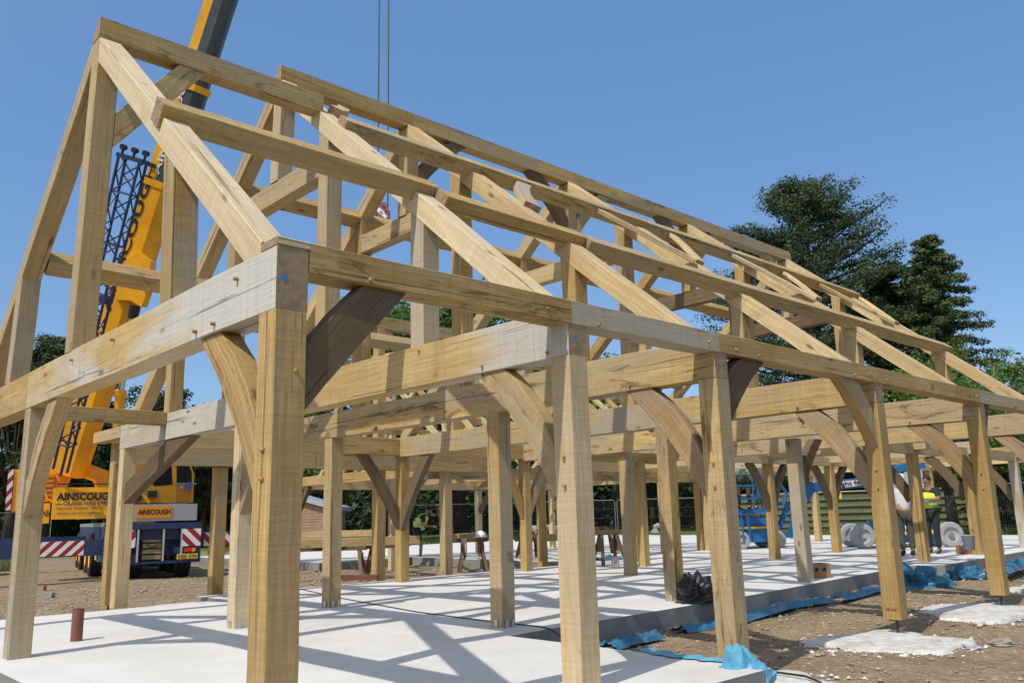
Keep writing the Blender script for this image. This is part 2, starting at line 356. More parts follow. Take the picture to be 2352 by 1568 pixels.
def blob(name, cx, cy, rx, ry, z, h, mt, n=40, seed=0, rag=.12):
    from mathutils import noise as mn
    b = MB(); b.v.append(Vector((cx, cy, z+h)))
    R = (.5, .8, .93, 1.0, 1.03)
    H = (h, h*.95, h*.8, h*.45, -.05)
    for r_, hh in zip(R, H):
        for i in range(n):
            a = 2*math.pi*i/n; q = 1+rag*mn.noise(Vector((math.cos(a)*1.5+seed*7, math.sin(a)*1.5, seed)))*1.6+rag*.5*mn.noise(Vector((math.cos(a)*7+seed, math.sin(a)*7, 3)))
            b.v.append(Vector((cx+rx*r_*q*math.cos(a), cy+ry*r_*q*math.sin(a), z+hh)))
    for i in range(n): b.face([0, 1+i, 1+(i+1) % n])
    for k in range(4):
        for i in range(n):
            a0 = 1+k*n+i; a1 = 1+k*n+(i+1) % n; b.face([a0, a0+n, a1+n, a1])
    return b.build(name, mt, smooth=True, origin=(cx, cy, z))
PADM = mat('rough_pad_concrete', (.46, .44, .40), .9, col2=(.72, .71, .68), scale=9, bump=1.0, spec=.2)
dirty(PADM, (.34, .27, .18), 2.2, .52, .66, .75); dirty(PADM, (.30, .24, .16), 22, .58, .66, .6)
pads = [((5.25, -.35), .95, .75, 'white concrete footing pad under the second brown-stained post from the front'), ((8.95, -.05), 1.0, .82, 'white concrete pad with blue chalk marks below the post with slab level writing'),
        ((13.0, .1), 1.3, .8, 'pale footing pad below the furthest front post at the right edge'), ((17.9, .2), 1.3, .9, 'distant pale footing pad beyond the front posts')]
for k, ((px, py), rx, ry, lb) in enumerate(pads):
    tag(blob('footing_pad', px, py, rx, ry, -1.315, .035, PADM, seed=k+2, rag=.3), lb, 'footing pad', 'concrete footing pads in the soil')
for k, (px, py, rx, ry) in enumerate([(3.6, 12.6, 1.6, .5), (2.3, 11.9, .9, .35), (5.3, 14.2, 1.0, .3)]):
    tag(blob('footing_pad', px, py, rx, ry, -1.34, .04, PADM, seed=k+12, rag=.3), ['spilt strip of pale concrete behind the two left outer posts', 'small pale concrete spill at the left slab edge', 'thin pale concrete pad beneath the outer post by the crane'][k], 'footing pad', 'concrete footing pads in the soil')
# ------------------------------------------------------------------ main frame
hall = empty('oak_building', (0, 0, -1.06), 'large oak roof and post frame standing on the white slab in front', 'timber frame')
XF = [0.0, 3.0, 5.41, 9.5, 13.7, 18.3]
PX, PY, PZ = Vector((1,0,0)), Vector((0,1,0)), Vector((0,0,1))
ZT0, ZT1 = 1.93, 2.40          # tie beam
ZP0, ZP1 = 2.23, 2.46          # wall plate
TAN = .84; RC, RB = 2.27, 1.94 # rafter top / underside: z = c + .84 y
SEC = .25
STEEL = mat('galvanised_steel', (.55, .56, .58), .35, .8)
RODM = mat('dark_steel_rod', (.06, .06, .065), .5, .6)
PEG = oak('oak_peg', (.40, .25, .13), (.52, .35, .20), (.4, .35, .3), .2)
def pegs(parent, pts, nrm, r=.016, l=.05):
    r *= .8; l *= .6
    for p in pts:
        p = Vector(p); a = Vector(nrm); q = a.orthogonal()*.0
        MB().tube([p-a*.02, p+a*l+Vector((0, 0, -.004))], r, 7).build('peg', PEG, parent)
def post(x, y, z0, z1, m=OAK, w=SEC, d=SEC, parent=None, lean=(0, 0)):
    return timber('post', (x+w/2, y+d/2, z0), (x+w/2+lean[0], y+d/2+lean[1], z1-.002), d, w, PY, m, parent or hall)
def tie(x, y0, y1, m=OAK, z0=ZT0, z1=ZT1, w=SEC, parent=None, name='tie_beam'):
    return timber(name, (x+w/2, y0, (z0+z1)/2), (x+w/2, y1, (z0+z1)/2), w, z1-z0, PX, m, parent or hall)
def along(name, y, x0, x1, z0, z1, m=OAK, w=SEC, parent=None):
    return timber(name, (x0, y+w/2, (z0+z1)/2), (x1, y+w/2, (z0+z1)/2), w, z1-z0, PY, m, parent or hall)
def arch_brace(axis, at, a0, zb, a1, zt, depth=.30, thick=.17, m=OAKB, bulge=.07, parent=None, facepos=.03):
    """brace from a post face (coordinate a0, height zb) up to a beam soffit (a1, zt). axis = 'y' lies in x=at plane, 'x' in y=at plane."""
    if axis == 'y': P = lambda a, z: Vector((at+facepos+thick/2, a, z)); sd = PX; mk = lambda a, z: Vector((0, a, z))
    else: P = lambda a, z: Vector((a, at+facepos+thick/2, z)); sd = PY; mk = lambda a, z: Vector((a, 0, z))
    s = 1 if a1 > a0 else -1
    A = P(a0-s*.0, zb); Bp = P(a1, zt); d = (Bp-A).normalized()
    nv = mk(-s, 1).normalized()
    return timber('brace', A, Bp, thick, depth, sd, m, parent or hall, cut0=(A+mk(0, 0)+mk(s*.001, 0), mk(1, 0)), cut1=(Bp-mk(0, .002), mk(0, 1)), bow=nv*bulge)
# front row posts
bots = [-1.06, -1.06, -1.10, -1.10, -1.11, -1.1]
pm = [OAK, OAKP, OAKM, OAK, OAK, OAK]
P = []
for i, x in enumerate(XF):
    P.append(post(x, .003, bots[i], ZT0, pm[i]))
P[0]['label'] = 'nearest corner post, pale left face and fine vertical cracks'
P[3]['label'] = 'front post with slab level handwriting at its foot'
for i in (2, 3, 4, 5):
    MB().tube([(XF[i]+.12, .12, bots[i]-.01), (XF[i]+.12, .12, -1.285)], .022, 8).build('foot_rod', RODM, P[i])
    MB().box((XF[i]+.04, .04, bots[i]-.018), (XF[i]+.2, .2, bots[i]-.004)).build('foot_plate', RODM, P[i])
# ties
tm = [OAKW, OAKG, OAKP, OAKW, OAKM, OAKM]
ties = [tie(0, -.0, 6.62, OAKT), tie(3.0, .006, 6.9, OAKT), tie(5.41, .006, 12.15, OAKM), tie(9.5, .006, 12.15, OAKW), tie(13.7, .006, 12.15, OAKM), tie(18.3, .006, 12.15, OAKM)]
ties[0]['label'] = 'silver grey tie beam at the near gable with a blue paint dot'
tie(0, 6.624, 10.15, OAK); tie(3.0, 6.904, 9.98, OAKG); ties.append(tie(3.0, 9.984, 12.3, OAKG)); tie(3.0, 12.305, 13.98, OAK, ZT0+.24, ZT1)
BLUE = mat('blue_paint_mark', (.02, .22, .62), .7)
def disc(c, n, r, mt, parent, name='paint_mark', k=12):
    n = Vector(n).normalized(); a = n.orthogonal().normalized(); b_ = n.cross(a); q = MB(); c = Vector(c)
    q.v = [c+(a*math.cos(t*2*math.pi/k)*(1+.15*math.sin(t*5))+b_*math.sin(t*2*math.pi/k)*.8)*r+n*.003 for t in range(k)]; q.face(list(range(k)))
    return q.build(name, mt, parent)
disc((.06, -.001, 2.16), (0, -1, 0), .026, BLUE, ties[0]); disc((3.09, .003, 2.1), (0, -1, 0), .022, BLUE, ties[1])
# wall plates
pl = [(-0.0, 3.0+.04), (3.045, 5.52), (5.525, 9.6), (9.605, 13.8), (13.805, 19.0)]
pmn = [OAKM, OAKW, OAK, OAKM, OAKW]
for (a, b_), m_ in zip(pl, pmn): along('wall_plate', -.004, a+(0.26 if a == 0 else 0), b_, ZP0, ZP1, m_)
timber('wall_plate', (-.0, .12, 2.431), (.262, .12, 2.431), .256, .058, PY, OAKP, hall)
# rafters
def rafter(x, sgn, yr, yw, zt, m, y1=None, name='rafter'):
    """sgn +1: near slope (y=0 foot); -1 : far slope (y = yw foot)"""
    cm = (RC+RB)/2; th = (RC-RB)*math.cos(math.atan(TAN))
    f = (lambda y: Vector((x+SEC/2, y, cm+TAN*y))) if sgn > 0 else (lambda y: Vector((x+SEC/2, y, cm+TAN*(yw-y))))
    ya, yb = (.1, yr) if sgn > 0 else (yw-.1, yr)
    return timber(name, f(ya), f(yb), SEC-.006, th, PX, m, hall, cut0=((x, .257 if sgn > 0 else yw-.257, 0), (0, 1, 0)), cut1=((x, yr-(.128 if sgn > 0 else -.128), 0), (0, 1, 0)))
Y1, W1 = 4.84, 9.9     # near gable ridge / width
Y2, W2 = 6.05, 12.15
rm = [OAKP, OAKP, OAKP, OAKP, OAKP, OAKP]
# near gable frame
raf = [rafter(0, 1, Y1, W1, 0, OAKP), rafter(0, -1, Y1, 9.75, 0, OAK)]
timber('king_post', (.125, 4.97, ZT1), (.125, Y1, 6.28), .25, SEC, PY, OAK, hall, label='tall king post at the near gable with brown stains')
timber('queen_post', (.125, 2.13, ZT1), (.125, 2.22, 4.0), .25, SEC-.01, PY, OAKW, hall, cut1=((0, 0, RB-.0), (0, -TAN, 1)))
timber('queen_post', (.125, 7.78, ZT1), (.125, 7.6, 3.9), .25, SEC-.01, PY, OAKW, hall, cut1=((0, 9.75, RB), (0, TAN, 1)))
# post under the gable tie + brace
post(.004, 6.42, -1.06, ZT0, OAKW, parent=hall)['label'] = 'grey edged post at the far left of the photo'
post(0.004, 9.9, -1.06, ZT0, OAK)
# main trusses
for k, x in enumerate(XF[1:]):
    rafter(x, 1, Y2, W2, 0, rm[k+1]); rafter(x, -1, Y2, W2, 0, OAK)
    mk = [OAKW, OAK, OAKW, OAK, OAK][k]
    for yy, sg in ((4.5, 1), (7.4, -1)):
        top = (lambda y: RB+TAN*y) if sg > 0 else (lambda y: RB+TAN*(W2-y))
        timber('queen_post', (x+.125, yy+.125, ZT1), (x+.125, yy+.125, 5.4), .25, SEC-.01, PY, mk, hall, cut1=((0, 0 if sg > 0 else W2, RB), (0, -TAN*sg, 1)))
    for yy, sg in ((2.1+(.18 if k == 0 else 0), 1), (9.83, -1)):
        timber('aisle_strut', (x+.125, yy+.125, ZT1), (x+.125, yy+.125, 3.5), .25, SEC-.01, PY, OAKW if k == 0 else OAK, hall, cut1=((0, 0 if sg > 0 else W2, RB), (0, -TAN*sg, 1)))
    timber('collar', (x+.125, 4.752, 5.42), (x+.125, 7.398, 5.42), SEC-.03, .34, PX, [OAK, OAKM, OAKP, OAKB, OAKB][k], hall)
    timber('king_post', (x+.125, 6.1, 5.592), (x+.125, Y2, 7.2), .25, SEC, PY, OAKW, hall)
# ridges
def ridge(x0, x1, yc, z0, z1, m):
    sec = [(yc-.125, z0), (yc-.125, z1-.03), (yc-.075, z1), (yc+.125, z1-.22), (yc+.125, z0)]
    b = MB(); n = max(2, int((x1-x0)/.7)); ox, oy = random.uniform(0, 50), random.uniform(0, 50); per = [0]
    for q in range(5): per.append(per[-1]+math.hypot(sec[q][0]-sec[(q+1) % 5][0], sec[q][1]-sec[(q+1) % 5][1])*S)
    for i in range(n+1):
        x = x0+(x1-x0)*i/n; j = random.uniform(-.005, .005)
        b.v += [Vector((x, y+j, z+j)) for y, z in sec]
    for i in range(n):
        for q in range(5):
            a, c = i*5+q, i*5+(q+1) % 5; u0, u1 = ox+b.v[a].x*S, ox+b.v[a+5].x*S
            b.face([c, a, a+5, c+5], [(u0, oy+per[q+1]), (u0, oy+per[q]), (u1, oy+per[q]), (u1, oy+per[q+1])])
    b.face([4, 3, 2, 1, 0][::-1][::-1], [(y*S-yc*S, z*S-z0*S) for y, z in sec][::-1], 1); b.face([n*5+q for q in range(5)], [(y*S-yc*S, z*S-z0*S) for y, z in sec], 1)
    return b.build('ridge_beam', [m, END], hall)
ridge(-.01, 3.05, Y1, 6.24, 6.53, OAKM)
ridge(2.98, 5.55, Y2, 7.22, 7.52, OAK); ridge(5.553, 9.7, Y2, 7.22, 7.52, OAK); ridge(9.703, 13.9, Y2, 7.22, 7.52, OAKM); ridge(13.903, 18.6, Y2, 7.22, 7.52, OAKW)
# purlins, square to the roof slope
al = math.atan(TAN); US = Vector((0, math.cos(al), math.sin(al))); NS = Vector((0, -math.sin(al), math.cos(al)))
def purlin(x0, x1, y, m, far=None, w=.25, h=.24, lift=.12, name='purlin'):
    if far is None: base = Vector((0, y, RC+TAN*y)); us, ns = US, NS
    else: base = Vector((0, y, RC+TAN*(far-y))); us, ns = Vector((0, -US.y, US.z)), Vector((0, -NS.y, NS.z))
    c = base+us*(w/2)+ns*(lift-h/2)
    return timber(name, c+PX*x0, c+PX*x1, w, h, us, m, hall)
purlin(-.03, 3.32, 2.42, OAK); purlin(3.26, 5.72, 2.2, OAK, h=.2)
for a, b_, m_ in ((5.73, 9.9, OAK), (9.905, 14.1, OAK), (14.105, 18.8, OAK)): purlin(a, b_, 2.12, m_)
for a, b_, m_ in ((3.1, 5.62, OAKM), (5.625, 9.8, OAKM), (9.805, 14.0, OAK), (14.005, 18.8, OAK)): purlin(a, b_, 4.22, m_)
purlin(.26, 3.0, 7.44+.12, OAKM, far=9.75, lift=-.03)
for a, b_ in ((3.25, 5.4), (5.66, 9.5), (9.75, 13.7), (13.95, 18.5)):
    purlin(a, b_, 9.9, OAK, far=W2); purlin(a, b_, 7.75, OAK, far=W2, lift=-.02)
# wall plates at the far side and the lower outer row
along('wall_plate', 9.9, .26, 2.99, 2.2, 2.43, OAKM)
for a, b_ in ((3.26, 5.5), (5.505, 9.62), (9.625, 13.8), (13.805, 18.9)):
    along('wall_plate', 11.9, a, b_, 1.98, 2.38, OAK)
along('outer_plate', 13.4, 3.3, 8.0, 1.72, 2.12, OAK); along('outer_plate', 13.4, 8.005, 14.2, 1.70, 2.10, OAKM)
# braces
for i, x in enumerate(XF):
    arch_brace('y', x, .253, .80, 1.15, ZT0, m=[OAKM, OAKM, OAKX, OAKX, OAKX, OAKX][i])
arch_brace('y', 0, 6.418, .80, 5.52, ZT0, depth=.28, m=OAK)
arch_brace('y', 3.0, 6.88, .80, 5.98, ZT0, depth=.28, m=OAKX)
arch_brace('y', 3.0, 11.94, 1.05, 9.35, ZT0, m=OAKB, depth=.36, bulge=.0)
arch_brace('x', .02, .252, 1.44, .95, ZP0, depth=.31, bulge=.012, facepos=.02)
arch_brace('x', .02, 5.662, 1.60, 6.30, ZP0, depth=.36, bulge=.05)
arch_brace('x', .02, 9.498, 1.50, 8.78, ZP0, depth=.32, bulge=.05, m=OAK)
arch_brace('x', .02, 13.952, 1.75, 14.2, ZP0, depth=.3, bulge=.03)
# ridge braces
arch_brace('x', Y1-.1, .252, 5.12, 1.15, 6.245, depth=.27, bulge=.0, thick=.2, facepos=0, m=OAKM)
for x, dirs in ((5.41, (1,)), (9.5, (-1, 1)), (13.7, (-1, 1)), (18.3, (-1,))):
    for s in dirs:
        a0 = x+.252 if s > 0 else x-.002
        arch_brace('x', Y2-.1, a0, 6.25, a0+s*.95, 7.225, depth=.26, bulge=.06, thick=.18, facepos=0, m=random.choice((OAKB, OAK)))
# interior rows on the slab
def bracketed(p, x, y):
    for dx in (.05, .17):
        MB().box((x+dx, y-.02, -1.058), (x+dx+.05, y-.004, -.95)).build('fixing_bracket', STEEL, p)
    MB().box((x-.02, y+.08, -1.058), (x-.004, y+.14, -.95)).build('fixing_bracket', STEEL, p)
for (x, y, m_) in [(3.0, 6.88, OAKP), (5.41, 3.72, OAKW), (5.41, 8.3, OAK), (9.5, 3.8, OAKM), (9.5, 8.3, OAK), (14.1, 3.85, OAKW), (13.85, 8.35, OAKW), (18.3, 3.9, OAK), (18.3, 8.4, OAK)]:
    if (x, y) == (9.5, 8.3): continue
    q = post(x+.004, y, -1.06, ZT0, m_)
    if x < 10: bracketed(q, x+.004, y)
for (x, y) in [(3.0, 12.03), (5.45, 12.0), (9.54, 11.93), (13.75, 11.95), (18.3, 11.95)]:
    post(x+.004, y, -1.06 if x > 4 else -1.08, 1.978 if x > 4 else ZT0, OAKP if x < 4 else OAK)
for (x, y) in [(3.3, 13.5), (5.55, 13.5), (9.9, 13.5), (12.1, 13.45)]:
    q = post(x, y, -1.14, 1.70 if x > 4 else 2.165, OAK, w=.27)
    MB().tube([(x+.12, y+.12, -1.15), (x+.12, y+.12, -1.4)], .02, 6).build('foot_rod', RODM, q)
arch_brace('x', 11.95, 9.542, .40, 8.5, 1.98, depth=.24, bulge=.05)
arch_brace('y', 9.5, 11.93, .40, 10.9, ZT0, depth=.28, bulge=.06, m=OAKB)
arch_brace('x', 11.95, 13.75, .55, 12.95, 1.98, depth=.22, bulge=.05, m=OAK)
arch_brace('x', 11.95, 14.0, .55, 14.8, 1.98, depth=.22, bulge=.05, m=OAK)
arch_brace('x', 3.85, 14.35, 1.0, 15.2, 1.95, depth=.28, bulge=.05)
# wind braces left proud on the slope, rising from the rafters to the upper purlin
def slope_pt(x, y, c=2.36): return Vector((x, y, c+TAN*y))
def wind_brace(xa, ya, xb, yb, w=.16, t=.075, bow=.04, m=OAKP, c=2.32):
    A, B_ = slope_pt(xa, ya, c), slope_pt(xb, yb, c); d = (B_-A).normalized(); sd = d.cross(NS)
    return timber('wind_brace', A, B_, w, t, sd, m, hall, bow=sd*bow, seg=8)
wind_brace(5.66, 3.12, 6.55, 4.2, w=.26, t=.1, m=OAKW, bow=-.1)
for x0 in (9.42, 13.75, 17.6):
    wind_brace(x0, 2.9, x0-1.0, 4.2); wind_brace(x0+.25, 2.95, x0+1.15, 4.15, w=.16)
wind_brace(3.25, 4.75, 3.5, 4.95, w=.2, t=.16)
# pegs that show as pale dots on the near joints
for yy in (.62, 1.0, 1.35, 4.75, 3.4): pegs(ties[0], [(0, yy, (2.28 if yy > 3 or yy == .62 else 2.0))], -PX, .02, .06)
for i, x in enumerate(XF[1:5]):
    pegs(ties[i+1], [(x, .28, 1.99), (x, 1.25, 2.0), (x, 2.35, 2.34)], -PX, .02, .055)
    pegs(P[i+1], [(x, .12, .98), (x, .12, .72)], -PX, .02, .05)
for (x, z) in ((.78, 2.27), (2.72, 2.33), (3.42, 2.27), (5.3, 2.33), (5.85, 2.3), (6.35, 2.28), (8.85, 2.28), (9.35, 2.34), (9.9, 2.3), (13.6, 2.34), (14.1, 2.3)):
    MB().tube([(x, .02, z), (x, -.035, z-.003)], .015, 7).build('peg', PEG, hall)
pegs(P[0], [(.17, .003, 1.5), (0, .12, .95), (0, .12, .75)], -PY, .02, .05)

# ------------------------------------------------------------------ rear wing behind the hall: common rafters and tall outer posts
rear = empty('oak_building', (9.9, 13.5, -1.36), 'smaller oak frame with many close rafters, seen through the big frame', 'timber frame')
def rt(name, a, b, w, h, side, m=OAK, **k): return timber(name, a, b, w, h, side, m, rear, **k)
rt('post', (10.03, 13.64, 2.1), (10.03, 13.64, 5.55), .24, .24, PY, OAK); rt('post', (14.3, 13.64, 2.1), (14.3, 13.64, 5.2), .24, .24, PY, OAKW)
rt('top_beam', (9.6, 13.64, 5.72), (14.9, 13.64, 5.64), .24, .33, PY, OAKM)
for a, b in (((10.16, 13.64, 5.5), (12.0, 13.64, 3.9)), ((13.3, 13.64, 5.5), (15.0, 13.64, 3.8))): rt('strut', a, b, .16, .24, PY, OAK)
for x, z in ((10.9, 4.95), (14.2, 4.8)): rt('cleat', (x, 13.3, z), (x, 14.6, z+.05), .26, .14, PX, OAKP)
YR, ZR, ZE = 18.2, 5.35, 1.95; tr = (ZR-ZE)/(YR-14.2)
for x in [12.4+.86*i for i in range(17)]:
    mm = random.choice((OAKP, OAK, OAKP))
    rt('common_rafter', (x, 14.0, ZE-.1), (x, YR, ZR), .11, .17, PX, mm); rt('common_rafter', (x, 22.4, ZE-.1), (x, YR, ZR), .11, .17, PX, mm)
rt('ridge_board', (12.0, YR, ZR), (26.6, YR, ZR), .1, .3, PY, OAKP)
for yy in (14.2, 22.2):
    rt('eaves_plate', (12.0, yy, ZE-.25), (26.6, yy, ZE-.25), .24, .34, PY, OAKM if yy < 20 else OAKP)
for yy, zz in ((16.2, 3.75), (20.2, 3.75)): rt('purlin', (12.0, yy, zz-.2), (26.6, yy, zz-.2), .2, .22, PY, OAK)
for x in (12.3, 16.6, 20.8, 25.2):
    rt('tie_beam', (x, 14.0, 1.78), (x, 22.4, 1.78), .2, .32, PX, OAK)
    if x > 13: rt('post', (x, 14.2, -1.06 if x > 17 else -1.3), (x, 14.2, 1.5), .24, .24, PY, OAK)
    rt('post', (x, 22.2, -1.3), (x, 22.2, 1.5), .22, .22, PY, OAKP); rt('king_post', (x, YR, 1.95), (x, YR, ZR-.2), .2, .2, PY, OAK)
    for s in (-1, 1): rt('brace', (x, 22.2-.1, .6), (x, 21.3, 1.62), .14, .2, PX, OAKB)
# light stud frame further back
stud = empty('oak_building', (12.8, 20.2, -1.3), 'light flat-topped stud frame of pale timber before the chestnut tree', 'timber frame')
for x in (13.0, 15.3, 17.8): timber('post', (x, 20.6, -1.36), (x, 20.6, 6.15), .2, .2, PY, OAKP, stud)
timber('top_beam', (12.8, 20.6, 6.25), (18.2, 20.6, 6.25), .22, .16, PY, OAKP, stud); timber('rail', (13.1, 20.6, 5.98), (18, 20.6, 5.98), .12, .2, PY, OAKP, stud)
timber('rail', (13.1, 20.6, 1.86), (18, 20.6, 1.86), .12, .2, PY, OAKG, stud)
# ------------------------------------------------------------------ wing at the far right, low plates and ties on many posts
east = empty('oak_building', (21.3, 4.2, -1.06), 'low oak wing without a roof standing at the far right end of the slab', 'timber frame')
def et(name, a, b, w, h, side, m=OAK, **k): return timber(name, a, b, w, h, side, m, east, **k)
for x, m_ in ((21.3, OAK), (25.3, OAKW), (29.6, OAKM), (33.8, OAKP)):
    et('tie_beam', (x, 3.9, 2.12), (x, 16.2, 2.12), .25, .38, PX, m_)
    for y in (4.35, 8.8, 13.9):
        et('post', (x, y, -1.06), (x, y, 1.93), .26, .26, PY, OAKG if (x, y) == (29.6, 4.35) else OAK)
for y, m_ in ((4.35, OAK), (8.8, OAKP), (13.9, OAK)): et('wall_plate', (18.6, y, 1.98), (34.2, y, 1.98), .24, .3, PY, m_)
for x, y in ((25.3, 8.8), (21.3, 8.8), (29.6, 13.9)):
    et('brace', (x-.1, y, .5), (x-1.1, y, 1.85), .16, .24, PY, OAKB, bow=(.06, 0, .06)); et('brace', (x+.1, y, .5), (x+1.1, y, 1.85), .16, .24, PY, OAKB, bow=(-.06, 0, .06))
for x in (21.3, 25.3, 29.6): et('brace', (x, 4.5, .6), (x, 5.5, 1.93), .16, .26, PX, OAKB, bow=(0, -.06, .06))
for (x, y) in ((16.8, 10.3), (23.2, 14.4)): et('post', (x, y, -1.06), (x, y, 1.9), .25, .25, PY, OAK)
et('wall_plate', (14, 10.3, 1.98), (18.2, 10.3, 1.98), .2, .3, PY, OAK)

def scatter(name, mt, n, fn, r0, r1, label, seed):
    random.seed(seed); b = MB()
    for _ in range(n):
        x, y = fn(); r = r0+(r1-r0)*random.random()**3
        z = -1.36+.07*gn.noise(Vector((x*.45, y*.45, 0)))+.035*gn.noise(Vector((x*1.6, y*1.6, 4)))+.02*gn.noise(Vector((x*4, y*4, 9)))+r*.25
        o = len(b.v); a0 = random.random()*6.28; fx = random.uniform(.6, 1.3)
        ring = [Vector((x+math.cos(a0+i*1.2566)*r*fx*random.uniform(.75, 1.15), y+math.sin(a0+i*1.2566)*r*random.uniform(.75, 1.15), z+random.uniform(-.2, .2)*r)) for i in range(5)]
        b.v += ring+[Vector((x, y, z+r*.6)), Vector((x, y, z-r*.6))]
        for i in range(5): b.face([o+i, o+(i+1) % 5, o+5]); b.face([o+(i+1) % 5, o+i, o+6])
    return tag(b.build(name, mt, origin=(8, -1, -1.36)), label, kind='stuff')
from mathutils import noise as gn
GRV = mat('brown_gravel', (.24, .18, .12), .95, col2=(.42, .35, .26), scale=3); WCR = mat('white_concrete_crumbs', (.55, .53, .49), .9, col2=(.70, .68, .64), scale=4)
def right_soil():
    while True:
        x, y = random.uniform(4.2, 26), random.uniform(-5, 4.1)
        if x < 5.15 and y > -.75: continue
        if y > 3.0+.06*(x-5): continue
        return x, y
def left_soil():
    while True:
        x, y = random.uniform(-3, 15.5), random.uniform(11.8, 24)
        if x < 5 or y > 13.1: return x, y
scatter('gravel', GRV, 7000, right_soil, .008, .05, 'small brown stones over the bare soil at right', 3)
scatter('gravel', GRV, 5000, left_soil, .01, .06, 'small brown stones over the bare soil at left', 4)
def round_pads():
    (px, py), rx, ry, _ = random.choice(pads); a = random.random()*6.28; k = random.uniform(.75, 1.45)
    return px+rx*k*math.cos(a), py+ry*k*math.sin(a)
scatter('concrete_crumbs', WCR, 1400, round_pads, .008, .045, 'white crumbs of concrete spilt round the footing pads', 5)
# ------------------------------------------------------------------ plain materials
YEL = mat('crane_yellow_paint', (.95, .45, .012), .35, col2=(.78, .32, .010), scale=1.1)
NAVY = mat('navy_blue_paint', (.010, .024, .09), .45, col2=(.022, .042, .115), scale=3)
DGREY = mat('dark_grey_boom_paint', (.045, .052, .06), .35, col2=(.08, .09, .10), scale=2)
BLK = mat('black_rubber', (.018, .018, .018), .75, bump=.2, scale=30)
BLACK = mat('black_paint', (.012, .012, .014), .45)
LBLUE = mat('letter_blue_shadow', (.10, .38, .62), .5)
WHITE = mat('white_paint', (.72, .72, .71), .5, col2=(.62, .61, .6), scale=6)
REDP = mat('red_reflective_stripe', (.30, .012, .02), .45)
REDL = mat('red_lamp_lens', (.62, .02, .015), .2); AMB = mat('amber_lamp_lens', (.8, .22, .01), .2)
PLATE = mat('yellow_number_plate', (.72, .55, .05), .4)
CHEQ = mat('chequer_plate_aluminium', (.42, .43, .44), .42, .75, bump=.7, scale=45)
GALV = mat('galvanised_tube', (.40, .42, .43), .45, .6)
CHROME = mat('chromed_rod', (.65, .67, .70), .15, 1)
ORNG = mat('orange_panel_paint', (.62, .22, .012), .5)  # deeper orange than the crane yellow, for name board, grille and door panel
GLASS = mat('dark_cab_glass', (.008, .011, .012), .25, spec=.25)
LIFTB = mat('lift_blue_paint', (.008, .10, .29), .42, col2=(.015, .14, .36), scale=3)
LIFTG = mat('lift_grey_panel', (.36, .40, .44), .4)
TARP = mat('blue_membrane_sheet', (.018, .115, .22), .42, col2=(.04, .19, .32), scale=5)
TARPL = mat('light_blue_plastic', (.07, .28, .42), .25, col2=(.14, .40, .54), scale=5)
RUST = mat('brown_drain_pipe', (.16, .055, .032), .6, col2=(.23, .09, .055), scale=9)
TERRA = mat('terracotta_drain_pipe', (.48, .15, .06), .6)
LIME = mat('hi_vis_yellow', (.62, .86, .03), .7); SILVER = mat('reflective_band', (.55, .57, .58), .4)
GREY = mat('grey_plastic', (.16, .17, .19), .6)
def text(name, body, P0, xd, yd, h, mt, parent, w=None, bold=.02, depth=.004):
    """flat lettering: P0 lower left corner (units), xd/yd directions, h cap height; w = full width to fit"""
    cu = bpy.data.curves.new(name, 'FONT'); cu.body = body; cu.offset = bold; cu.resolution_u = 2; cu.extrude = 0
    tmp = bpy.data.objects.new(name, cu); scene.collection.objects.link(tmp); bpy.context.view_layer.update()
    me0 = tmp.to_mesh(); vs = [v.co.copy() for v in me0.vertices]; fs = [list(p.vertices) for p in me0.polygons]; tmp.to_mesh_clear()
    bpy.data.objects.remove(tmp); bpy.data.curves.remove(cu)
    x0 = min(v.x for v in vs); x1 = max(v.x for v in vs); y0 = min(0, min(v.y for v in vs)*.0); y1 = .70
    xd, yd = Vector(xd).normalized(), Vector(yd).normalized(); nd = xd.cross(yd).normalized(); k = h/(y1-y0); kx = (w/(x1-x0)) if w else k
    b = MB(); P0 = Vector(P0)
    b.v = [P0+xd*(v.x-x0)*kx+yd*v.y*k+nd*depth for v in vs]
    for f in fs: b.face(f)
    return b.build(name, mt, parent)
def stripes(name, P0, xd, yd, W, H, n, parent, slant=1.0, m0=None, m1=None, depth=.0):
    """a rigid board of alternating diagonal stripes (two materials on one mesh)"""
    xd, yd = Vector(xd).normalized(), Vector(yd).normalized(); nd = xd.cross(yd).normalized(); b = MB(); P0 = Vector(P0)
    def pt(x, y): return P0+xd*x+yd*y+nd*depth
    def clip(poly, x0, x1):
        out = poly
        for lim, s in ((x0, 1), (x1, -1)):
            res = []
            for i in range(len(out)):
                a, c = out[i], out[(i+1) % len(out)]; fa, fc = s*(a[0]-lim), s*(c[0]-lim)
                if fa >= 0: res.append(a)
                if fa*fc < 0: t = fa/(fa-fc); res.append((a[0]+(c[0]-a[0])*t, a[1]+(c[1]-a[1])*t))
            out = res
            if not out: return []
        return out
    sw = W/n; sl = slant*H; k = -int(abs(sl)/sw)-2
    while k*sw < W+abs(sl)+sw:
        poly = clip([(k*sw, 0), (k*sw+sw, 0), (k*sw+sw+sl, H), (k*sw+sl, H)], 0, W)
        if len(poly) > 2:
            o = len(b.v); b.v += [pt(*q) for q in poly]; b.face(list(range(o, o+len(poly))), None, k % 2)
        k += 1
    o = len(b.v); T_ = .03
    b.v += [P0+xd*x+yd*y-nd*t for t in (.002, T_) for x, y in ((0, 0), (W, 0), (W, H), (0, H))]
    for q in ((0,1,5,4),(1,2,6,5),(2,3,7,6),(3,0,4,7),(4,5,6,7)): b.face([o+i for i in q], None, 0)
    return b.build(name, [m0 or WHITE, m1 or REDP], parent)
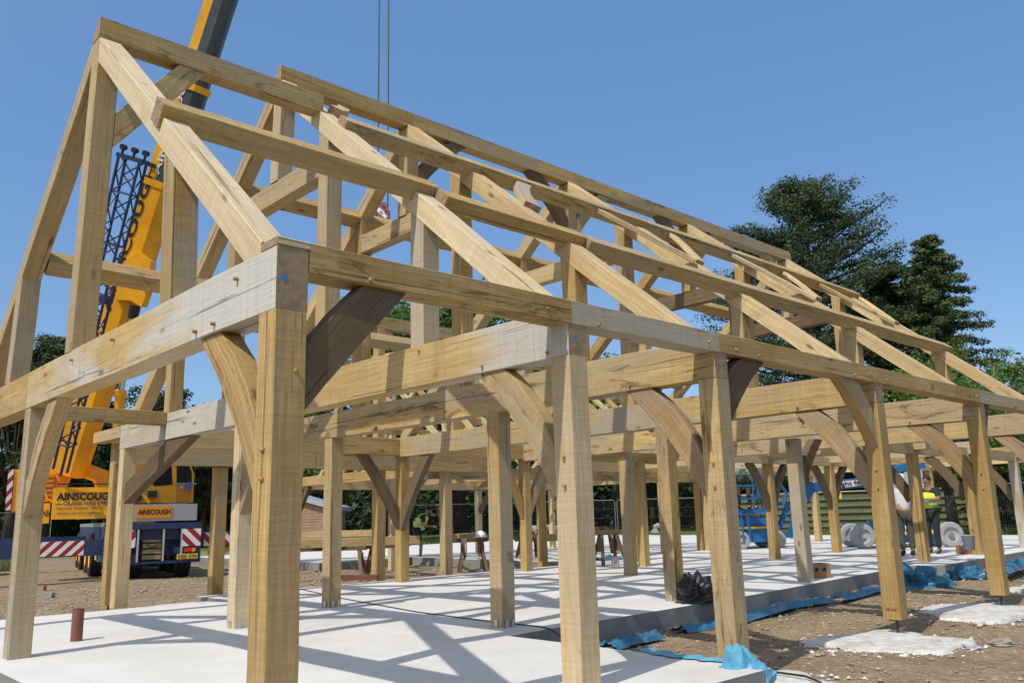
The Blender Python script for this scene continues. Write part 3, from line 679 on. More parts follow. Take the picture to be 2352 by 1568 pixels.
# ------------------------------------------------------------------ mobile crane
dirty(YEL, (.40, .17, .02), 1.3, .55, .75, .6); dirty(NAVY, (.06, .055, .05), 2.5, .5, .7, .6); dirty(DGREY, (.14, .14, .135), 1.2, .55, .7, .5); dirty(TARP, (.16, .15, .12), 3.5, .52, .68, .6)
RC0 = atd(352, 1262, 28.2); RC0.z = -1.42
rh = Vector((AR.x, AR.y, 0)).normalized(); fh = Vector((AF.x, AF.y, 0)).normalized()
CA = (rh*-.50+fh*.866).normalized(); CX = CA.cross(PZ).normalized()       # CA to the crane's front, CX to its right
def L(x, y, z): return RC0+CX*x+CA*y+PZ*(z-RC0.z)
crane = empty('mobile_crane', (RC0.x, RC0.y, -1.42), 'yellow mobile crane with raised telescopic boom and navy lattice jib', 'crane')
def cbox(name, x0, x1, y0, y1, z0, z1, m, parent=None, bev=0):
    b = MB(); b.obox(L((x0+x1)/2, (y0+y1)/2, (z0+z1)/2), CX*(x1-x0)/2, CA*(y1-y0)/2, PZ*(z1-z0)/2)
    return b.build(name, m, parent or crane)
def cboxes(name, lst, m, parent=None):
    b = MB()
    for x0, x1, y0, y1, z0, z1 in lst: b.obox(L((x0+x1)/2, (y0+y1)/2, (z0+z1)/2), CX*(x1-x0)/2, CA*(y1-y0)/2, PZ*(z1-z0)/2)
    return b.build(name, m, parent or crane)
HW = 1.52
ch = cboxes('chassis', [(-HW, HW, .25, 13, -.06, .40), (-HW+.3, HW-.3, .6, 12.6, -.6, -.05), (-HW, HW, .02, .3, .30, .50), (-HW, -.66, 0.04, .3, -.52, -.33), (.66, HW, .04, .3, -.52, -.33), (-HW, HW, .05, .3, -.84, -.76), (-HW, -.5, .04, .3, -.76, -.50), (.95, HW, .04, .3, -.76, -.50)], NAVY)
cbox('deck_edge', -HW-.02, -HW+.15, .4, 12.9, .41, .55, GALV)
for lx in (-.52, .28, .86): cbox('ladder_post', lx, lx+.06, .0, .06, -.76, .29, LIFTG)
cboxes('timber_packing', [(-.3, .28, .25, .6, -.7+i*.19, -.56+i*.19) for i in range(4)], OAKW)
stripes('chevron_board', L(-HW+.02, -.01, -.30), CX, PZ, .93, .58, 3.2, crane, slant=1.0)
stripes('chevron_board', L(HW-.62, -.01, -.30), CX, PZ, .60, .58, 2.6, crane, slant=-1.0)
for x0 in (-HW+.62, .98):
    cbox('tail_lamp', x0, x0+.22, -.03, .05, -.49, -.36, REDL, ch); cbox('tail_lamp', x0+(.24 if x0 > 0 else -.1), x0+(.36 if x0 > 0 else -.01), -.03, .05, -.49, -.36, AMB if x0 > 0 else WHITE, ch)
npl = cbox('number_plate', .76, 1.42, -.03, .03, -.72, -.55, PLATE, ch)
text('lettering', 'KE05 GYN', L(.80, -.036, -.70), CX, PZ, .13, BLACK, npl, w=.58)
# chequer plate tool box with name board
bx = cbox('tool_box', -.95, 1.34, .0, .9, .56, 1.12, CHEQ)
nb = cbox('name_board', -.60, .52, -.03, .0, .66, 1.05, ORNG, bx)
text('lettering', 'AINSCOUGH', L(-.55, -.036, .79), CX, PZ, .16, BLACK, nb, w=1.02, bold=.03)
# outriggers
def outrigger(y, sgn, ln, z0, z1, strp):
    o = cboxes('outrigger_beam', [(sgn*HW, sgn*(HW+ln), y, y+.3, z0, z1)] if sgn > 0 else [(-HW-ln, -HW, y, y+.3, z0, z1)], NAVY)
    if strp: stripes('chevron_board', L(-HW-strp[1], y-.01, z0+.03) if sgn < 0 else L(HW+strp[0], y-.01, z0+.03), CX, PZ, strp[1]-strp[0] if sgn < 0 else strp[1]-strp[0], z1-z0-.06, strp[2], o, slant=sgn*-1.0)
    MB().tube([L(sgn*(HW+ln-.2), y+.15, z0-.05), L(sgn*(HW+ln-.2), y+.15, -1.2)], .09, 10).build('jack_leg', GALV, o)
    MB().tube([L(sgn*(HW+ln-.2), y+.15, -1.3), L(sgn*(HW+ln-.2), y+.15, -1.38)], .38, 16).build('jack_pad', OAKB, o)
outrigger(.35, -1, 5.2, -.50, .02, (.55, 2.2, 9)); outrigger(.35, 1, 2.6, -.36, .16, (.15, 2.3, 9)); outrigger(8.6, -1, 3.2, -.45, .05, None)
# wheels
def wheel(x, y, r=.70, w=.36, rimm=None, parent=None, LL=L, ax=None, tread=BLK, name='wheel'):
    ax = ax or CX; c = LL(x, y, r-1.42 if LL is L else r); wn = empty(name, c) if parent is None else None
    b = MB(); n = 28
    prof = [(-w/2, r*.62), (-w/2, r*.9), (-w/2+.05, r), (w/2-.05, r), (w/2, r*.9), (w/2, r*.62)]
    p1 = PZ; p2 = ax.cross(PZ).normalized()
    for t, rr in prof:
        for j in range(n):
            a = 2*math.pi*j/n; q = rr*(1.0+(.018 if j % 2 and rr > r*.95 else 0)); b.v.append(c+ax*t+(p1*math.cos(a)+p2*math.sin(a))*q)
    for i in range(len(prof)-1):
        for j in range(n): b.face([i*n+j, i*n+(j+1) % n, (i+1)*n+(j+1) % n, (i+1)*n+j])
    ty = b.build('wheel', tread, parent or crane)
    b2 = MB()
    for sg in (-1, 1):
        o = len(b2.v); pr = [(w/2*.92, r*.63), (w/2*.5, r*.55), (w/2*.35, r*.25), (w/2*.8, r*.22), (w/2*.85, 0.001)]
        for t, rr in pr:
            for j in range(n):
                a = 2*math.pi*j/n; b2.v.append(c+ax*t*sg+(p1*math.cos(a)+p2*math.sin(a))*rr)
        for i in range(len(pr)-1):
            for j in range(n): b2.face([o+i*n+j, o+i*n+(j+1) % n, o+(i+1)*n+(j+1) % n, o+(i+1)*n+j])
    b2.build('rim', rimm or YEL, ty)
    return ty
for y in (4.6, 6.7, 10.4, 12.4):
    wheel(-HW+.1, y, .80, .42); wheel(HW-.2, y, .80, .42)
wheel(HW-.35, 1.6, .80, .42); wheel(-HW+1.1, 1.6, .8, .42)
cboxes('mudguard', [(-HW, -HW+.5, 3.6, 7.8, .2, .3)], NAVY)
cboxes('tool_locker', [(-HW+.02, -HW+.5, 1.3, 3.3, .0, .40)], GALV); cboxes('tool_locker', [(-HW+.04, -HW+.5, 2.2, 3.2, -.78, -.02)], LIFTG); cboxes('step_board', [(-HW-.03, -HW, 2.35, 3.05, -.72, -.46)], WHITE); cboxes('hatch', [(-HW-.02, -HW+.02, 1.5, 2.2, .05, .36)], NAVY)
MB().tube([L(-.3, .0, -.1), L(-.1, -.08, -.3), L(.1, -.04, -.25), L(.2, 0, -.05)], .03, 6).build('air_hose', BLACK, crane)
cbox('spare_bracket', -1.2, -.95, -.1, .0, -.5, -.3, BLACK)
for k, (x, z) in enumerate(((-1.2, 1.45), (-.6, 1.3), (-.1, 1.4))): cbox('valve_block', x, x+.3, 1.35, 1.6, z, z+.22, BLACK)
# superstructure
sup = cboxes('superstructure', [(-2.15, -.9, 1.4, 4.6, .70, 1.35), (-1.9, .4, 2.4, 5.0, 1.0, 1.5), (-1.0, .3, 2.2, 4.6, .5, 1.0)], YEL)
cw = cbox('counterweight', -3.05, -1.38, 1.1, 1.75, .70, 1.74, YEL)
text('lettering', 'AINSCOUGH', L(-2.95, 1.09, 1.32), CX, PZ, .24, BLACK, cw, w=1.78, bold=.035, depth=.012)
text('lettering', 'CRANE HIRE LTD', L(-2.75, 1.09, 1.15), CX, PZ, .11, NAVY, cw, w=1.36, bold=.02, depth=.012)
cbox('lettering', -2.98, -2.79, 1.085, 1.095, 1.19, 1.205, NAVY, cw)
text('lettering', 'National Helpline: 0800 27', L(-2.92, 1.09, 1.01), CX, PZ, .09, NAVY, cw, w=1.45, bold=.008, depth=.012)
text('lettering', 'www.ainscough.co', L(-2.92, 1.09, .86), CX, PZ, .08, NAVY, cw, w=1.35, bold=.01, depth=.012)
lp = cbox('side_panel', -3.5, -3.1, 1.9, 2.6, .58, 1.25, YEL)
text('lettering', 'AINSCOUGH', L(-3.46, 1.89, .82), CX, PZ, .2, BLACK, lp, w=.9, bold=.02, depth=.01)
cboxes('air_grille', [(-3.5+i*.0, -3.05, 2.0, 2.5, 1.3+i*.16, 1.42+i*.16) for i in range(6)], ORNG)
stripes('chevron_board', L(-4.42, 2.2, 1.05), CX, PZ, .16, 1.35, 1, crane, slant=.8)
cboxes('counterweight', [(-4.24, -3.9, 2.25, 3.0, 1.0, 2.4)], YEL); cboxes('warning_lamp', [(-4.15, -3.95, 2.3, 2.5, 2.42, 2.62)], GREY)
# inclined side frames of the boom foot
for yy in (2.2, 3.3):
    b = MB(); pts = [L(-3.2, yy, 2.75), L(-2.9, yy, 2.95), L(-1.35, yy, 2.35), L(-1.3, yy, 1.55), L(-1.55, yy, 1.5), L(-1.75, yy, 2.05), L(-2.45, yy, 2.3), L(-2.7, yy, 1.5), L(-3.3, yy, 1.5)]
    b.prism(pts, CA*.16); b.build('boom_foot_frame', YEL, crane)
MB().tube([L(-3.3, 2.1, 2.4), L(-3.35, 2.0, 1.9), L(-3.2, 2.0, 1.4), L(-3.0, 2.0, 1.25)], .035, 6).build('hydraulic_hose', YEL, crane)
MB().tube([L(-2.95, 1.0, 1.85), L(-1.2, 1.0, 1.85)], .02, 6).build('hand_rail', BLACK, crane)
# cab
b = MB(); cabp = [(-.55, 1.2), (1.45, 1.2), (1.45, 2.2), (1.2, 2.85), (.9, 3.1), (-.55, 3.1)]
b.prism([L(x-.0, 1.6, z) for x, z in cabp], CA*1.9); cab = b.build('cab', YEL, crane)
b = MB(); b.prism([L(x, 1.57, z) for x, z in [(-.25, 2.2), (.12, 1.78), (.72, 1.84), (.62, 2.75), (.4, 3.02), (-.25, 3.0)]], CA*.02); b.build('cab_window', GLASS, cab)
b = MB(); b.prism([L(x, 1.57, z) for x, z in [(.86, 1.86), (1.36, 1.86), (1.36, 2.25), (1.14, 2.8), (.95, 3.0), (.80, 3.0)]], CA*.02); b.build('cab_window', GLASS, cab)
b = MB(); b.prism([L(x, 1.56, z) for x, z in [(.88, 1.22), (1.38, 1.22), (1.38, 1.82), (.86, 1.82)]], CA*.02); b.build('door_panel', ORNG, cab)
MB().tube([L(.82, 1.5, 1.86), L(1.52, 1.5, 1.86)], .025, 8).build('grab_rail', GALV, cab)
MB().tube([L(1.5, 1.5, 1.9), L(1.42, 1.5, 2.5), L(1.1, 1.5, 3.05)], .022, 6).build('grab_rail', BLACK, cab)
cboxes('mirror', [(.95, 1.08, 1.48, 1.52, 1.68, 1.80)], GALV, cab); cboxes('cloth', [(1.2, 1.36, 1.44, 1.5, 1.62, 1.92)], mat('blue_cloth', (.10, .14, .34), .9), cab)
# boom
BT, BB = atd(885, -1158, 27.0), atd(163, 1085, 29.3)
bd = (BT-BB).normalized(); bs = (-AF-bd*(-AF).dot(bd)).normalized(); bn = bs.cross(bd).normalized()
if bn.dot(AR) < 0: bn = -bn
BL = (BT-BB).length
def boom_pt(v):      # distance along the boom for an image row
    lo, hi = 0, BL
    for _ in range(40):
        md = (lo+hi)/2; P_ = BB+bd*md-Vector(CAM); row = 784-FPX*P_.dot(AU)/P_.dot(AF)
        if row > v: lo = md
        else: hi = md
    return lo
def boom_sec(name, s0, s1, half, thick, mats, split=None):
    """rounded underside towards bn"""
    prof = [(-half, thick), (-half, -thick)]
    prof += [(half*.35, -thick), (half*.75, -thick*.8), (half, -thick*.35), (half, thick*.35), (half*.75, thick*.8), (half*.35, thick)]
    if split is not None: prof = [(-half, thick), (-half, -thick), (split, -thick)]+prof[2:]+[(split, thick)]
    b = MB(); n = len(prof)
    for s in (s0, s1): b.v += [BB+bd*s+bn*a+bs*c for a, c in prof]
    for k in range(n):
        mid = (prof[k][0]+prof[(k+1) % n][0])/2; mi = 1 if (split is not None and mid > split+1e-4) else 0
        b.face([k, (k+1) % n, n+(k+1) % n, n+k], None, mi)
    b.face(list(range(n))[::-1], None, 0); b.face(list(range(n, 2*n)), None, 0)
    return b.build(name, mats, crane)
s1, s2, s3 = boom_pt(428), boom_pt(205), boom_pt(-250)
base = boom_sec('boom_base', 0, s1, .50, .42, [YEL]); boom_sec('boom_collar', s1-.1, s1+.12, .54, .46, [YEL])
mid = boom_sec('boom_section', s1+.12, s2, .47, .38, [YEL, DGREY], split=-.16); boom_sec('boom_collar', s2-.1, s2+.12, .53, .43, [YEL])
boom_sec('boom_section', s2+.12, s3, .445, .35, [YEL, DGREY], split=-.15); boom_sec('boom_collar', s3-.1, s3+.12, .48, .4, [YEL])
boom_sec('boom_section', s3+.12, BL, .40, .30, [YEL, DGREY], split=-.14)
text('lettering', 'AINSCOUGH', BB+bd*boom_pt(720)+bs*.43+bn*-.22, bd, -bn, .26, BLACK, base, w=5.2, bold=.03, depth=.01)
text('lettering', 'AINSCOUGH', BB+bd*(boom_pt(408))+bs*.39+bn*-.08, bd, -bn, .2, WHITE, mid, w=3.6, bold=.02, depth=.01)
# luffing ram
C0, C1, C2 = atd(262, 1118, 28.6), atd(277, 903, 28.4), atd(308, 715, 28.3)
MB().tube([C0, C1], .17, 16).build('ram_cylinder', YEL, crane, smooth=False); MB().tube([C1-(C1-C0).normalized()*.05, C1+(C1-C0).normalized()*.1], .19, 16).build('ram_collar', YEL, crane)
MB().tube([C1, C2], .095, 14).build('ram_rod', CHROME, crane); MB().tube([C2-(C2-C1).normalized()*.25, C2+(C2-C1).normalized()*.2], .17, 12).build('ram_eye', BLACK, crane)
q = MB(); q.prism([atd(u_, v_, 28.2) for u_, v_ in ((300, 690), (262, 688), (285, 600), (318, 575), (346, 600), (344, 650), (325, 705))], AF*.45); q.build('ram_bracket', YEL, crane)
MB().tube([atd(334, 642, 28.0), atd(336, 642, 28.7)], .24, 18).build('pulley', YEL, crane)
cboxes_ = MB().obox(atd(384-.1, 452, 27.6), bn*.09, bd*.1, bs*.08).build('camera_box', BLACK, crane)
# lattice jib folded along the near side of the boom
J0, J1 = atd(170, 1010, 28.3), atd(326, 372, 27.5)
jd = (J1-J0).normalized(); js = bs; jn = js.cross(jd).normalized(); jn = -jn if jn.dot(AR) < 0 else jn; JL = (J1-J0).length
lat = MB(); A_, B_ = .30, .24
cor = [(-A_, -B_), (A_, -B_), (A_, B_), (-A_, B_)]
JP = lambda s, a, c: J0+jd*s+jn*a+js*(c+.62)
for a, c in cor: lat.tube([JP(-1.0, a*.8, c*.8), JP(JL*.7, a, c), JP(JL, a*1.15, c)], .045, 6)
nb_ = 17
for i in range(nb_):
    s_a, s_b = JL*i/nb_, JL*(i+1)/nb_
    for k in range(4):
        a0, a1 = cor[k], cor[(k+1) % 4]
        if i % 2: a0, a1 = a1, a0
        lat.tube([JP(s_a, *a0), JP(s_b, *a1)], .026, 5)
        if i % 3 == 0: lat.tube([JP(s_a, *cor[k]), JP(s_a, *cor[(k+1) % 4])], .03, 5)
jib = lat.build('lattice_jib', NAVY, crane)
MB().obox(JP(JL, 0, 0), jn*.42, jd*.07, js*.28).build('jib_plate', NAVY, jib); MB().obox(JP(JL*.52, .0, 0), jn*.34, jd*.12, js*.27).build('jib_plate', NAVY, jib)
for a in (-.38, 0, .36):
    MB().tube([JP(JL+.28, a, -.1), JP(JL+.28, a, .1)], .09, 12).build('sheave', BLACK, jib); MB().bar(JP(JL, a, 0), JP(JL+.26, a, 0), .07, .06).build('sheave_lug', NAVY, jib)
MB().obox(JP(JL*.45, -.05, .3), jn*.11, jd*.09, js*.05).build('marker', mat('marker_yellow', (.85, .62, .02), .5), jib)
# hoist ropes and hook block hang plumb from the boom head
HB = atd(876, 488, 27.0)
for u_ in (867.5, 890.5):
    a = atd(u_, 478, 27.0); top = Vector((a.x, a.y, BT.z+.3)); MB().tube([a, top], .022, 5).build('hoist_rope', BLACK, crane)
hk = empty('hook_block', HB, 'red and white hook block hanging on two ropes between the rafters', 'hook block')
hb = MB(); pr = [(-.16, .30), (.16, .30), (.27, .02), (.24, -.34), (-.24, -.34), (-.27, .02)]
ex = rh; hb.prism([HB+ex*x+PZ*z-fh*.12 for x, z in pr], fh*.24); hb.build('cheek_plate', mat('red_hook_paint', (.22, .035, .045), .5, col2=(.33, .07, .08), scale=8), hk)
for k, (x, z, w_) in enumerate(((-.02, .0, .07), (.10, -.14, .05))): MB().obox(HB+ex*x+PZ*z-fh*.125, (ex*.7+PZ*.7)*w_, (ex*-.7+PZ*.7)*w_*2.2, fh*.004).build('stripe', WHITE, hk)
for x, z in ((-.09, .17), (.09, .17), (-.16, .02), (.17, .0), (0, -.03), (-.14, -.12), (.12, .12)): MB().tube([HB+ex*x+PZ*z-fh*.14, HB+ex*x+PZ*z-fh*.12], .03, 10).build('bolt', BLACK, hk)
MB().tube([HB-PZ*.2, HB-PZ*.42, HB-PZ*.55+ex*.09, HB-PZ*.66, HB-PZ*.58-ex*.12], .04, 8).build('hook', BLACK, hk)
# ------------------------------------------------------------------ people (1 m = MU units)
MU = 1.389
SKINM = mat('skin', (.42, .235, .165), .55, col2=(.50, .29, .21), scale=20)
SKIND = mat('tanned_skin', (.30, .16, .11), .6)
HAIRD = mat('dark_hair', (.02, .015, .012), .8); DKCL = mat('dark_cloth', (.022, .024, .028), .9, bump=.2, scale=60)
KHAKI = mat('olive_trousers', (.07, .07, .05), .9); SHIRT = mat('white_shirt', (.62, .62, .63), .9, bump=.15, scale=40)
BOOT = mat('work_boot', (.035, .026, .02), .7); HAT = mat('white_helmet', (.75, .76, .78), .25); EYE = mat('eye', (.02, .02, .02), .3)
def skin_mesh(name, chains, mt, parent, fr, root, sub=2):
    """chains: list of [(point, radius)...] in local metres; the first chain's first vertex is the root"""
    vs, es, rs = [], [], []; idx = {}
    def vid(p, r):
        k = tuple(round(c, 4) for c in p)
        if k not in idx: idx[k] = len(vs); vs.append(fr(p)-root); rs.append(r*MU*S)
        return idx[k]
    for chn in chains:
        prev = None
        for p, r in chn:
            i = vid(p, r)
            if prev is not None and prev != i: es.append((prev, i))
            prev = i
    me = bpy.data.meshes.new(name+'_cage'); me.from_pydata([tuple(v*S) for v in vs], es, [])
    ob = bpy.data.objects.new(name, me); scene.collection.objects.link(ob)
    md = ob.modifiers.new('skin', 'SKIN'); md.use_smooth_shade = True
    for i, sv in enumerate(me.skin_vertices[0].data):
        sv.radius = (rs[i], rs[i]) if not isinstance(rs[i], tuple) else rs[i]; sv.use_root = (i == 0)
    m2 = ob.modifiers.new('sub', 'SUBSURF'); m2.levels = sub; m2.render_levels = sub
    bpy.context.view_layer.update(); dg = bpy.context.evaluated_depsgraph_get()
    nm = bpy.data.meshes.new_from_object(ob.evaluated_get(dg)); nm.name = name
    bpy.data.objects.remove(ob); bpy.data.meshes.remove(me)
    nm.materials.clear(); nm.materials.append(mt)
    nm.polygons.foreach_set('use_smooth', [True]*len(nm.polygons))
    o = bpy.data.objects.new(name, nm); scene.collection.objects.link(o); o.parent = parent; WT[o.name] = WT[parent.name]
    return o
def person(loc, face, pose, label, top, legs, vest=False, hat=None, shorts=False, hair=HAIRD, skin=SKINM, group=None, h=1.0):
    """loc in units (feet on ground), face = heading angle (world, radians). pose = joint dict in metres: x right, y forward, z up"""
    e = empty('person', loc, label, 'person', group)
    fy = Vector((math.cos(face), math.sin(face), 0)); fx = fy.cross(PZ); base = Vector(loc)
    fr = lambda p: base+(fx*p[0]+fy*p[1]+PZ*p[2])*MU*h
    J = dict(pelvis=(0,0,.95), waist=(0,0,1.08), chest=(0,.0,1.30), neck=(0,.0,1.47), head=(0,.02,1.60), crown=(0,.01,1.70),
             shR=(.18,0,1.40), elR=(.24,-.02,1.13), wrR=(.25,.06,.90), shL=(-.18,0,1.40), elL=(-.24,-.02,1.13), wrL=(-.25,.06,.90),
             hipR=(.09,0,.90), knR=(.10,.03,.50), anR=(.10,0,.09), toR=(.11,.17,.04), hipL=(-.09,0,.90), knL=(-.10,.03,.50), anL=(-.10,0,.09), toL=(-.11,.17,.04))
    J.update(pose); V = lambda k: Vector(J[k])
    ch = [[(V('pelvis'), .125), (V('waist'), .12), (V('chest'), .145), (V('neck'), .055), (V('head'), .082), (V('crown'), .07)]]
    for s in 'RL':
        w, el = V('wr'+s), V('el'+s); hd = (w-el).normalized()
        ch.append([(V('chest'), .145), (V('sh'+s), .058), (el, .042), (w, .028), (w+hd*.09, .026)])
        ch.append([(V('pelvis'), .125), (V('hip'+s), .088), (V('kn'+s), .057), (V('an'+s), .04), (V('to'+s), .036)])
        # thumb and fingers, each its own short chain rooted in the palm
        sd = hd.cross(Vector((0, 1, .1))).normalized()
        for f, ln in enumerate((.075, .085, .08, .062)):
            off = sd*(f-1.5)*.019; tip = w+hd*.09
            ch.append([(tip, .026), (tip+off+hd*.02, .009), (tip+off+hd*(.02+ln*.55)+Vector((0, .012, 0)), .008), (tip+off+hd*(.02+ln*.9)+Vector((0, .035, 0)), .007)])
        ch.append([(w+hd*.03, .026), (w+hd*.05-sd*.035+Vector((0, .015, 0)), .010), (w+hd*.09-sd*.045+Vector((0, .03, 0)), .008)])
    body = skin_mesh('body', ch, skin, e, fr, base)
    hdv = (V('crown')-V('neck')).normalized(); hc = V('head')+hdv*.015
    fwd = Vector(J.get('look', (0, 1, 0))).normalized(); fwd = (fwd-hdv*fwd.dot(hdv)).normalized(); sdv = fwd.cross(hdv).normalized()
    def lp(a, b_, c): return fr(hc+sdv*a+fwd*b_+hdv*c)
    def ball(b, c, rx, ry, rz, n=12, m=8, lo=-1.0):
        o = len(b.v); C = hc+sdv*c[0]+fwd*c[1]+hdv*c[2]
        for i in range(m+1):
            t = lo+(1-lo)*i/m; rr = math.sqrt(max(0, 1-t*t))
            for j in range(n):
                a = 2*math.pi*j/n; b.v.append(fr(C+sdv*rx*rr*math.cos(a)+fwd*ry*rr*math.sin(a)+hdv*rz*t))
        for i in range(m):
            for j in range(n): b.face([o+i*n+j, o+i*n+(j+1) % n, o+(i+1)*n+(j+1) % n, o+(i+1)*n+j])
    b = MB(); ball(b, (0, .0, .0), .078, .098, .118); ball(b, (0, .10, -.01), .013, .02, .025, 8, 5)
    for s in (-1, 1): ball(b, (s*.08, -.01, -.01), .012, .022, .03, 8, 5)
    ball(b, (0, .03, -.085), .045, .06, .04, 10, 6); hd_ = b.build('head', skin, e, smooth=True)
    b = MB()
    for s in (-1, 1): ball(b, (s*.03, .088, .018), .011, .008, .007, 8, 5)
    b.build('eyes', EYE, hd_)
    b = MB(); ball(b, (0, .093, -.055), .024, .008, .006, 8, 4); b.build('mouth', mat('lips', (.32, .12, .1), .6), hd_)
    if hat:
        b = MB(); ball(b, (0, .0, .055), .115, .135, .12, 18, 6, lo=0.0); ball(b, (0, .10, .05), .085, .085, .012, 14, 4); ball(b, (0, 0, .05), .122, .142, .012, 18, 4); b.build('helmet', hat, e, smooth=True)
    else:
        b = MB(); ball(b, (0, -.018, .035), .09, .105, .11, 14, 8, lo=-.35); b.build('hair', hair, e, smooth=True)
        if J.get('beard'): b = MB(); ball(b, (0, .045, -.085), .055, .06, .045, 12, 6); b.build('beard', hair, e, smooth=True)
    # clothes: shells a little wider than the body
    t = [[(V('pelvis')+Vector((0, 0, -.02)), .150), (V('waist'), .145), (V('chest'), .172), (V('neck')-Vector((0, 0, .03)), .075)]]
    for s in 'RL': t.append([(V('chest'), .172), (V('sh'+s), .078), (V('sh'+s).lerp(V('el'+s), .8), .062)])
    skin_mesh('shirt', t, top, e, fr, base)
    if vest:
        t = [[(V('pelvis')+Vector((0, 0, .02)), .172), (V('waist'), .172), (V('chest'), .205), (V('neck')-Vector((0, 0, .04)), .10)]]
        for s in 'RL': t.append([(V('chest'), .205), (V('sh'+s), .092)])
        vo = skin_mesh('vest', t, LIME, e, fr, base)
        for k in (.15, .6):
            P_ = V('waist').lerp(V('chest'), k)
            ax = (V('chest')-V('waist')).normalized(); bb = MB(); n = 20; rr = .205+.02*k
            a1 = ax.cross(Vector((0, 1, 0))).normalized(); a2 = ax.cross(a1)
            for zz in (-.025, .025): bb.v += [fr(P_+ax*zz+a1*rr*1.06*math.cos(2*math.pi*j/n)+a2*rr*.92*math.sin(2*math.pi*j/n)) for j in range(n)]
            for j in range(n): bb.face([j, (j+1) % n, n+(j+1) % n, n+j])
            bb.build('reflective_band', SILVER, vo, smooth=True)
    lg = [[(V('pelvis'), .150)]]
    fl = .62 if shorts else .93
    t = []
    for s in 'RL':
        k = V('kn'+s); an = V('an'+s)
        if shorts: t.append([(V('pelvis'), .150), (V('hip'+s), .112), (V('hip'+s).lerp(k, .75), .10)])
        else: t.append([(V('pelvis'), .150), (V('hip'+s), .108), (k, .078), (k.lerp(an, .93), .062)])
    skin_mesh('shorts' if shorts else 'trousers', t, legs, e, fr, base)
    for s in 'RL':
        an, to = V('an'+s), V('to'+s)
        skin_mesh('boot', [[(an+Vector((0, 0, .06)), .05), (an-Vector((0, 0, .03)), .055), (an.lerp(to, .6)-Vector((0, 0, .02)), .05), (to, .042)]], BOOT, e, fr, base)
    return e
yaw_view = math.atan2(fh.y, fh.x)
person(atd(966, 1290, 33.6)*1, yaw_view-math.pi*.5, dict(pelvis=(0,-.12,.90), waist=(0,-.06,1.0), chest=(0,.08,1.2), neck=(0,.17,1.34), head=(0,.24,1.44), crown=(0,.27,1.55), look=(.1, 1, -.2), beard=1,
       shR=(.18,.10,1.28), elR=(.26,.12,1.03), wrR=(.12,.30,1.0), shL=(-.18,.10,1.28), elL=(-.26,-.02,1.05), wrL=(-.24,-.1,.82),
       hipR=(.09,-.12,.86), knR=(.10,.03,.48), anR=(.10,.0,.09), toR=(.11,.17,.04), hipL=(-.09,-.14,.86), knL=(-.12,-.30,.50), anL=(-.12,-.68,.42), toL=(-.12,-.78,.30)),
       'bearded worker in hi-vis vest and shorts striding beside the timber stack', DKCL, DKCL, vest=True, shorts=True, skin=SKIND)
WP = onp(2088, 1276, 2, -1.06); WP2 = onp(2112, 1274, 2, -1.06)
person((WP.x, WP.y, -1.06), yaw_view-.15, dict(elR=(.27,.06,1.16), wrR=(.2,.28,1.02), look=(.3, 1, 0)), 'man in white shirt and white helmet seen from behind', SHIRT, KHAKI, hat=HAT)
person((WP2.x+1.0, WP2.y-.1, -1.06), yaw_view+2.2, dict(elR=(.26,.08,1.2), wrR=(.05,.25,1.22), elL=(-.26,.08,1.2), wrL=(-.02,.27,1.2)), 'man in hi-vis vest facing the man in the white shirt', DKCL, DKCL, vest=True, skin=SKIND)
# ------------------------------------------------------------------ blue access platforms
def frame_at(u, v, dep, yaw, z0):
    o = atd(u, v, dep); o.z = z0; ax = (rh*math.cos(yaw)+fh*math.sin(yaw)); ay = PZ.cross(ax)
    return o, ax, ay, (lambda x, y, z: o+ax*x+ay*y+PZ*z)
# platform with big grey wheel, stood side-on
o, ax, ay, W_ = frame_at(2100, 1262, 30.2, -.12, -1.06)
liftB = empty('boom_lift', o, 'blue boom lift with big grey wheel and long lettered arm near the two men', 'boom lift')
def wbox(name, x0, x1, y0, y1, z0, z1, m, par, WW=None, AX=None):
    WW = WW or W_; a_, b_ = AX or (ax, ay); bb = MB(); bb.obox(WW((x0+x1)/2, (y0+y1)/2, (z0+z1)/2), a_*(x1-x0)/2, b_*(y1-y0)/2, PZ*(z1-z0)/2); return bb.build(name, m, par)
wbox('chassis', -1.3, .95, .1, 1.5, .18, .60, LIFTB, liftB); cb = wbox('counterweight', -1.1, .75, -.05, 1.6, .42, .98, LIFTB, liftB)
wbox('stripe', -1.1, .75, -.06, -.052, .5, .62, mat('lift_yellow', (.8, .55, .03), .5), cb); wbox('name_board', -.62, .35, -.07, -.052, .56, .78, WHITE, cb)
text('lettering', 'Height', W_(-.56, -.08, .60), ax, PZ, .15, BLACK, cb, w=.62, bold=.02)
text('lettering', 'www.height', W_(-.56, -.08, .47), ax, PZ, .06, mat('lift_yellow_letters', (.8, .6, .05), .5), cb, w=.6, bold=.01)
bb = MB(); bb.prism([W_(x, .05, z) for x, z in [(-.85, .98), (.62, .98), (.62, 2.75), (.1, 2.72), (-.85, 2.35)]], ay*1.4); bb.build('turret_cover', LIFTG, liftB)
bb = MB(); bb.prism([W_(x, .03, z) for x, z in [(-1.35, 2.2), (-.85, 2.42), (.1, 2.78), (.75, 2.8), (.75, 3.0), (0, 3.0), (-1.35, 2.5)]], ay*1.44); bb.build('turret_top', LIFTB, liftB)
wbox('warning_sign', .2, .45, .02, .04, 1.9, 2.3, mat('sign_yellow', (.85, .5, .02), .5), liftB)
GT = mat('light_grey_tyre', (.30, .31, .32), .7, bump=.2, scale=25); GR = mat('grey_rim', (.36, .37, .38), .5)
WL = lambda x, y, z: W_(x, y, z)
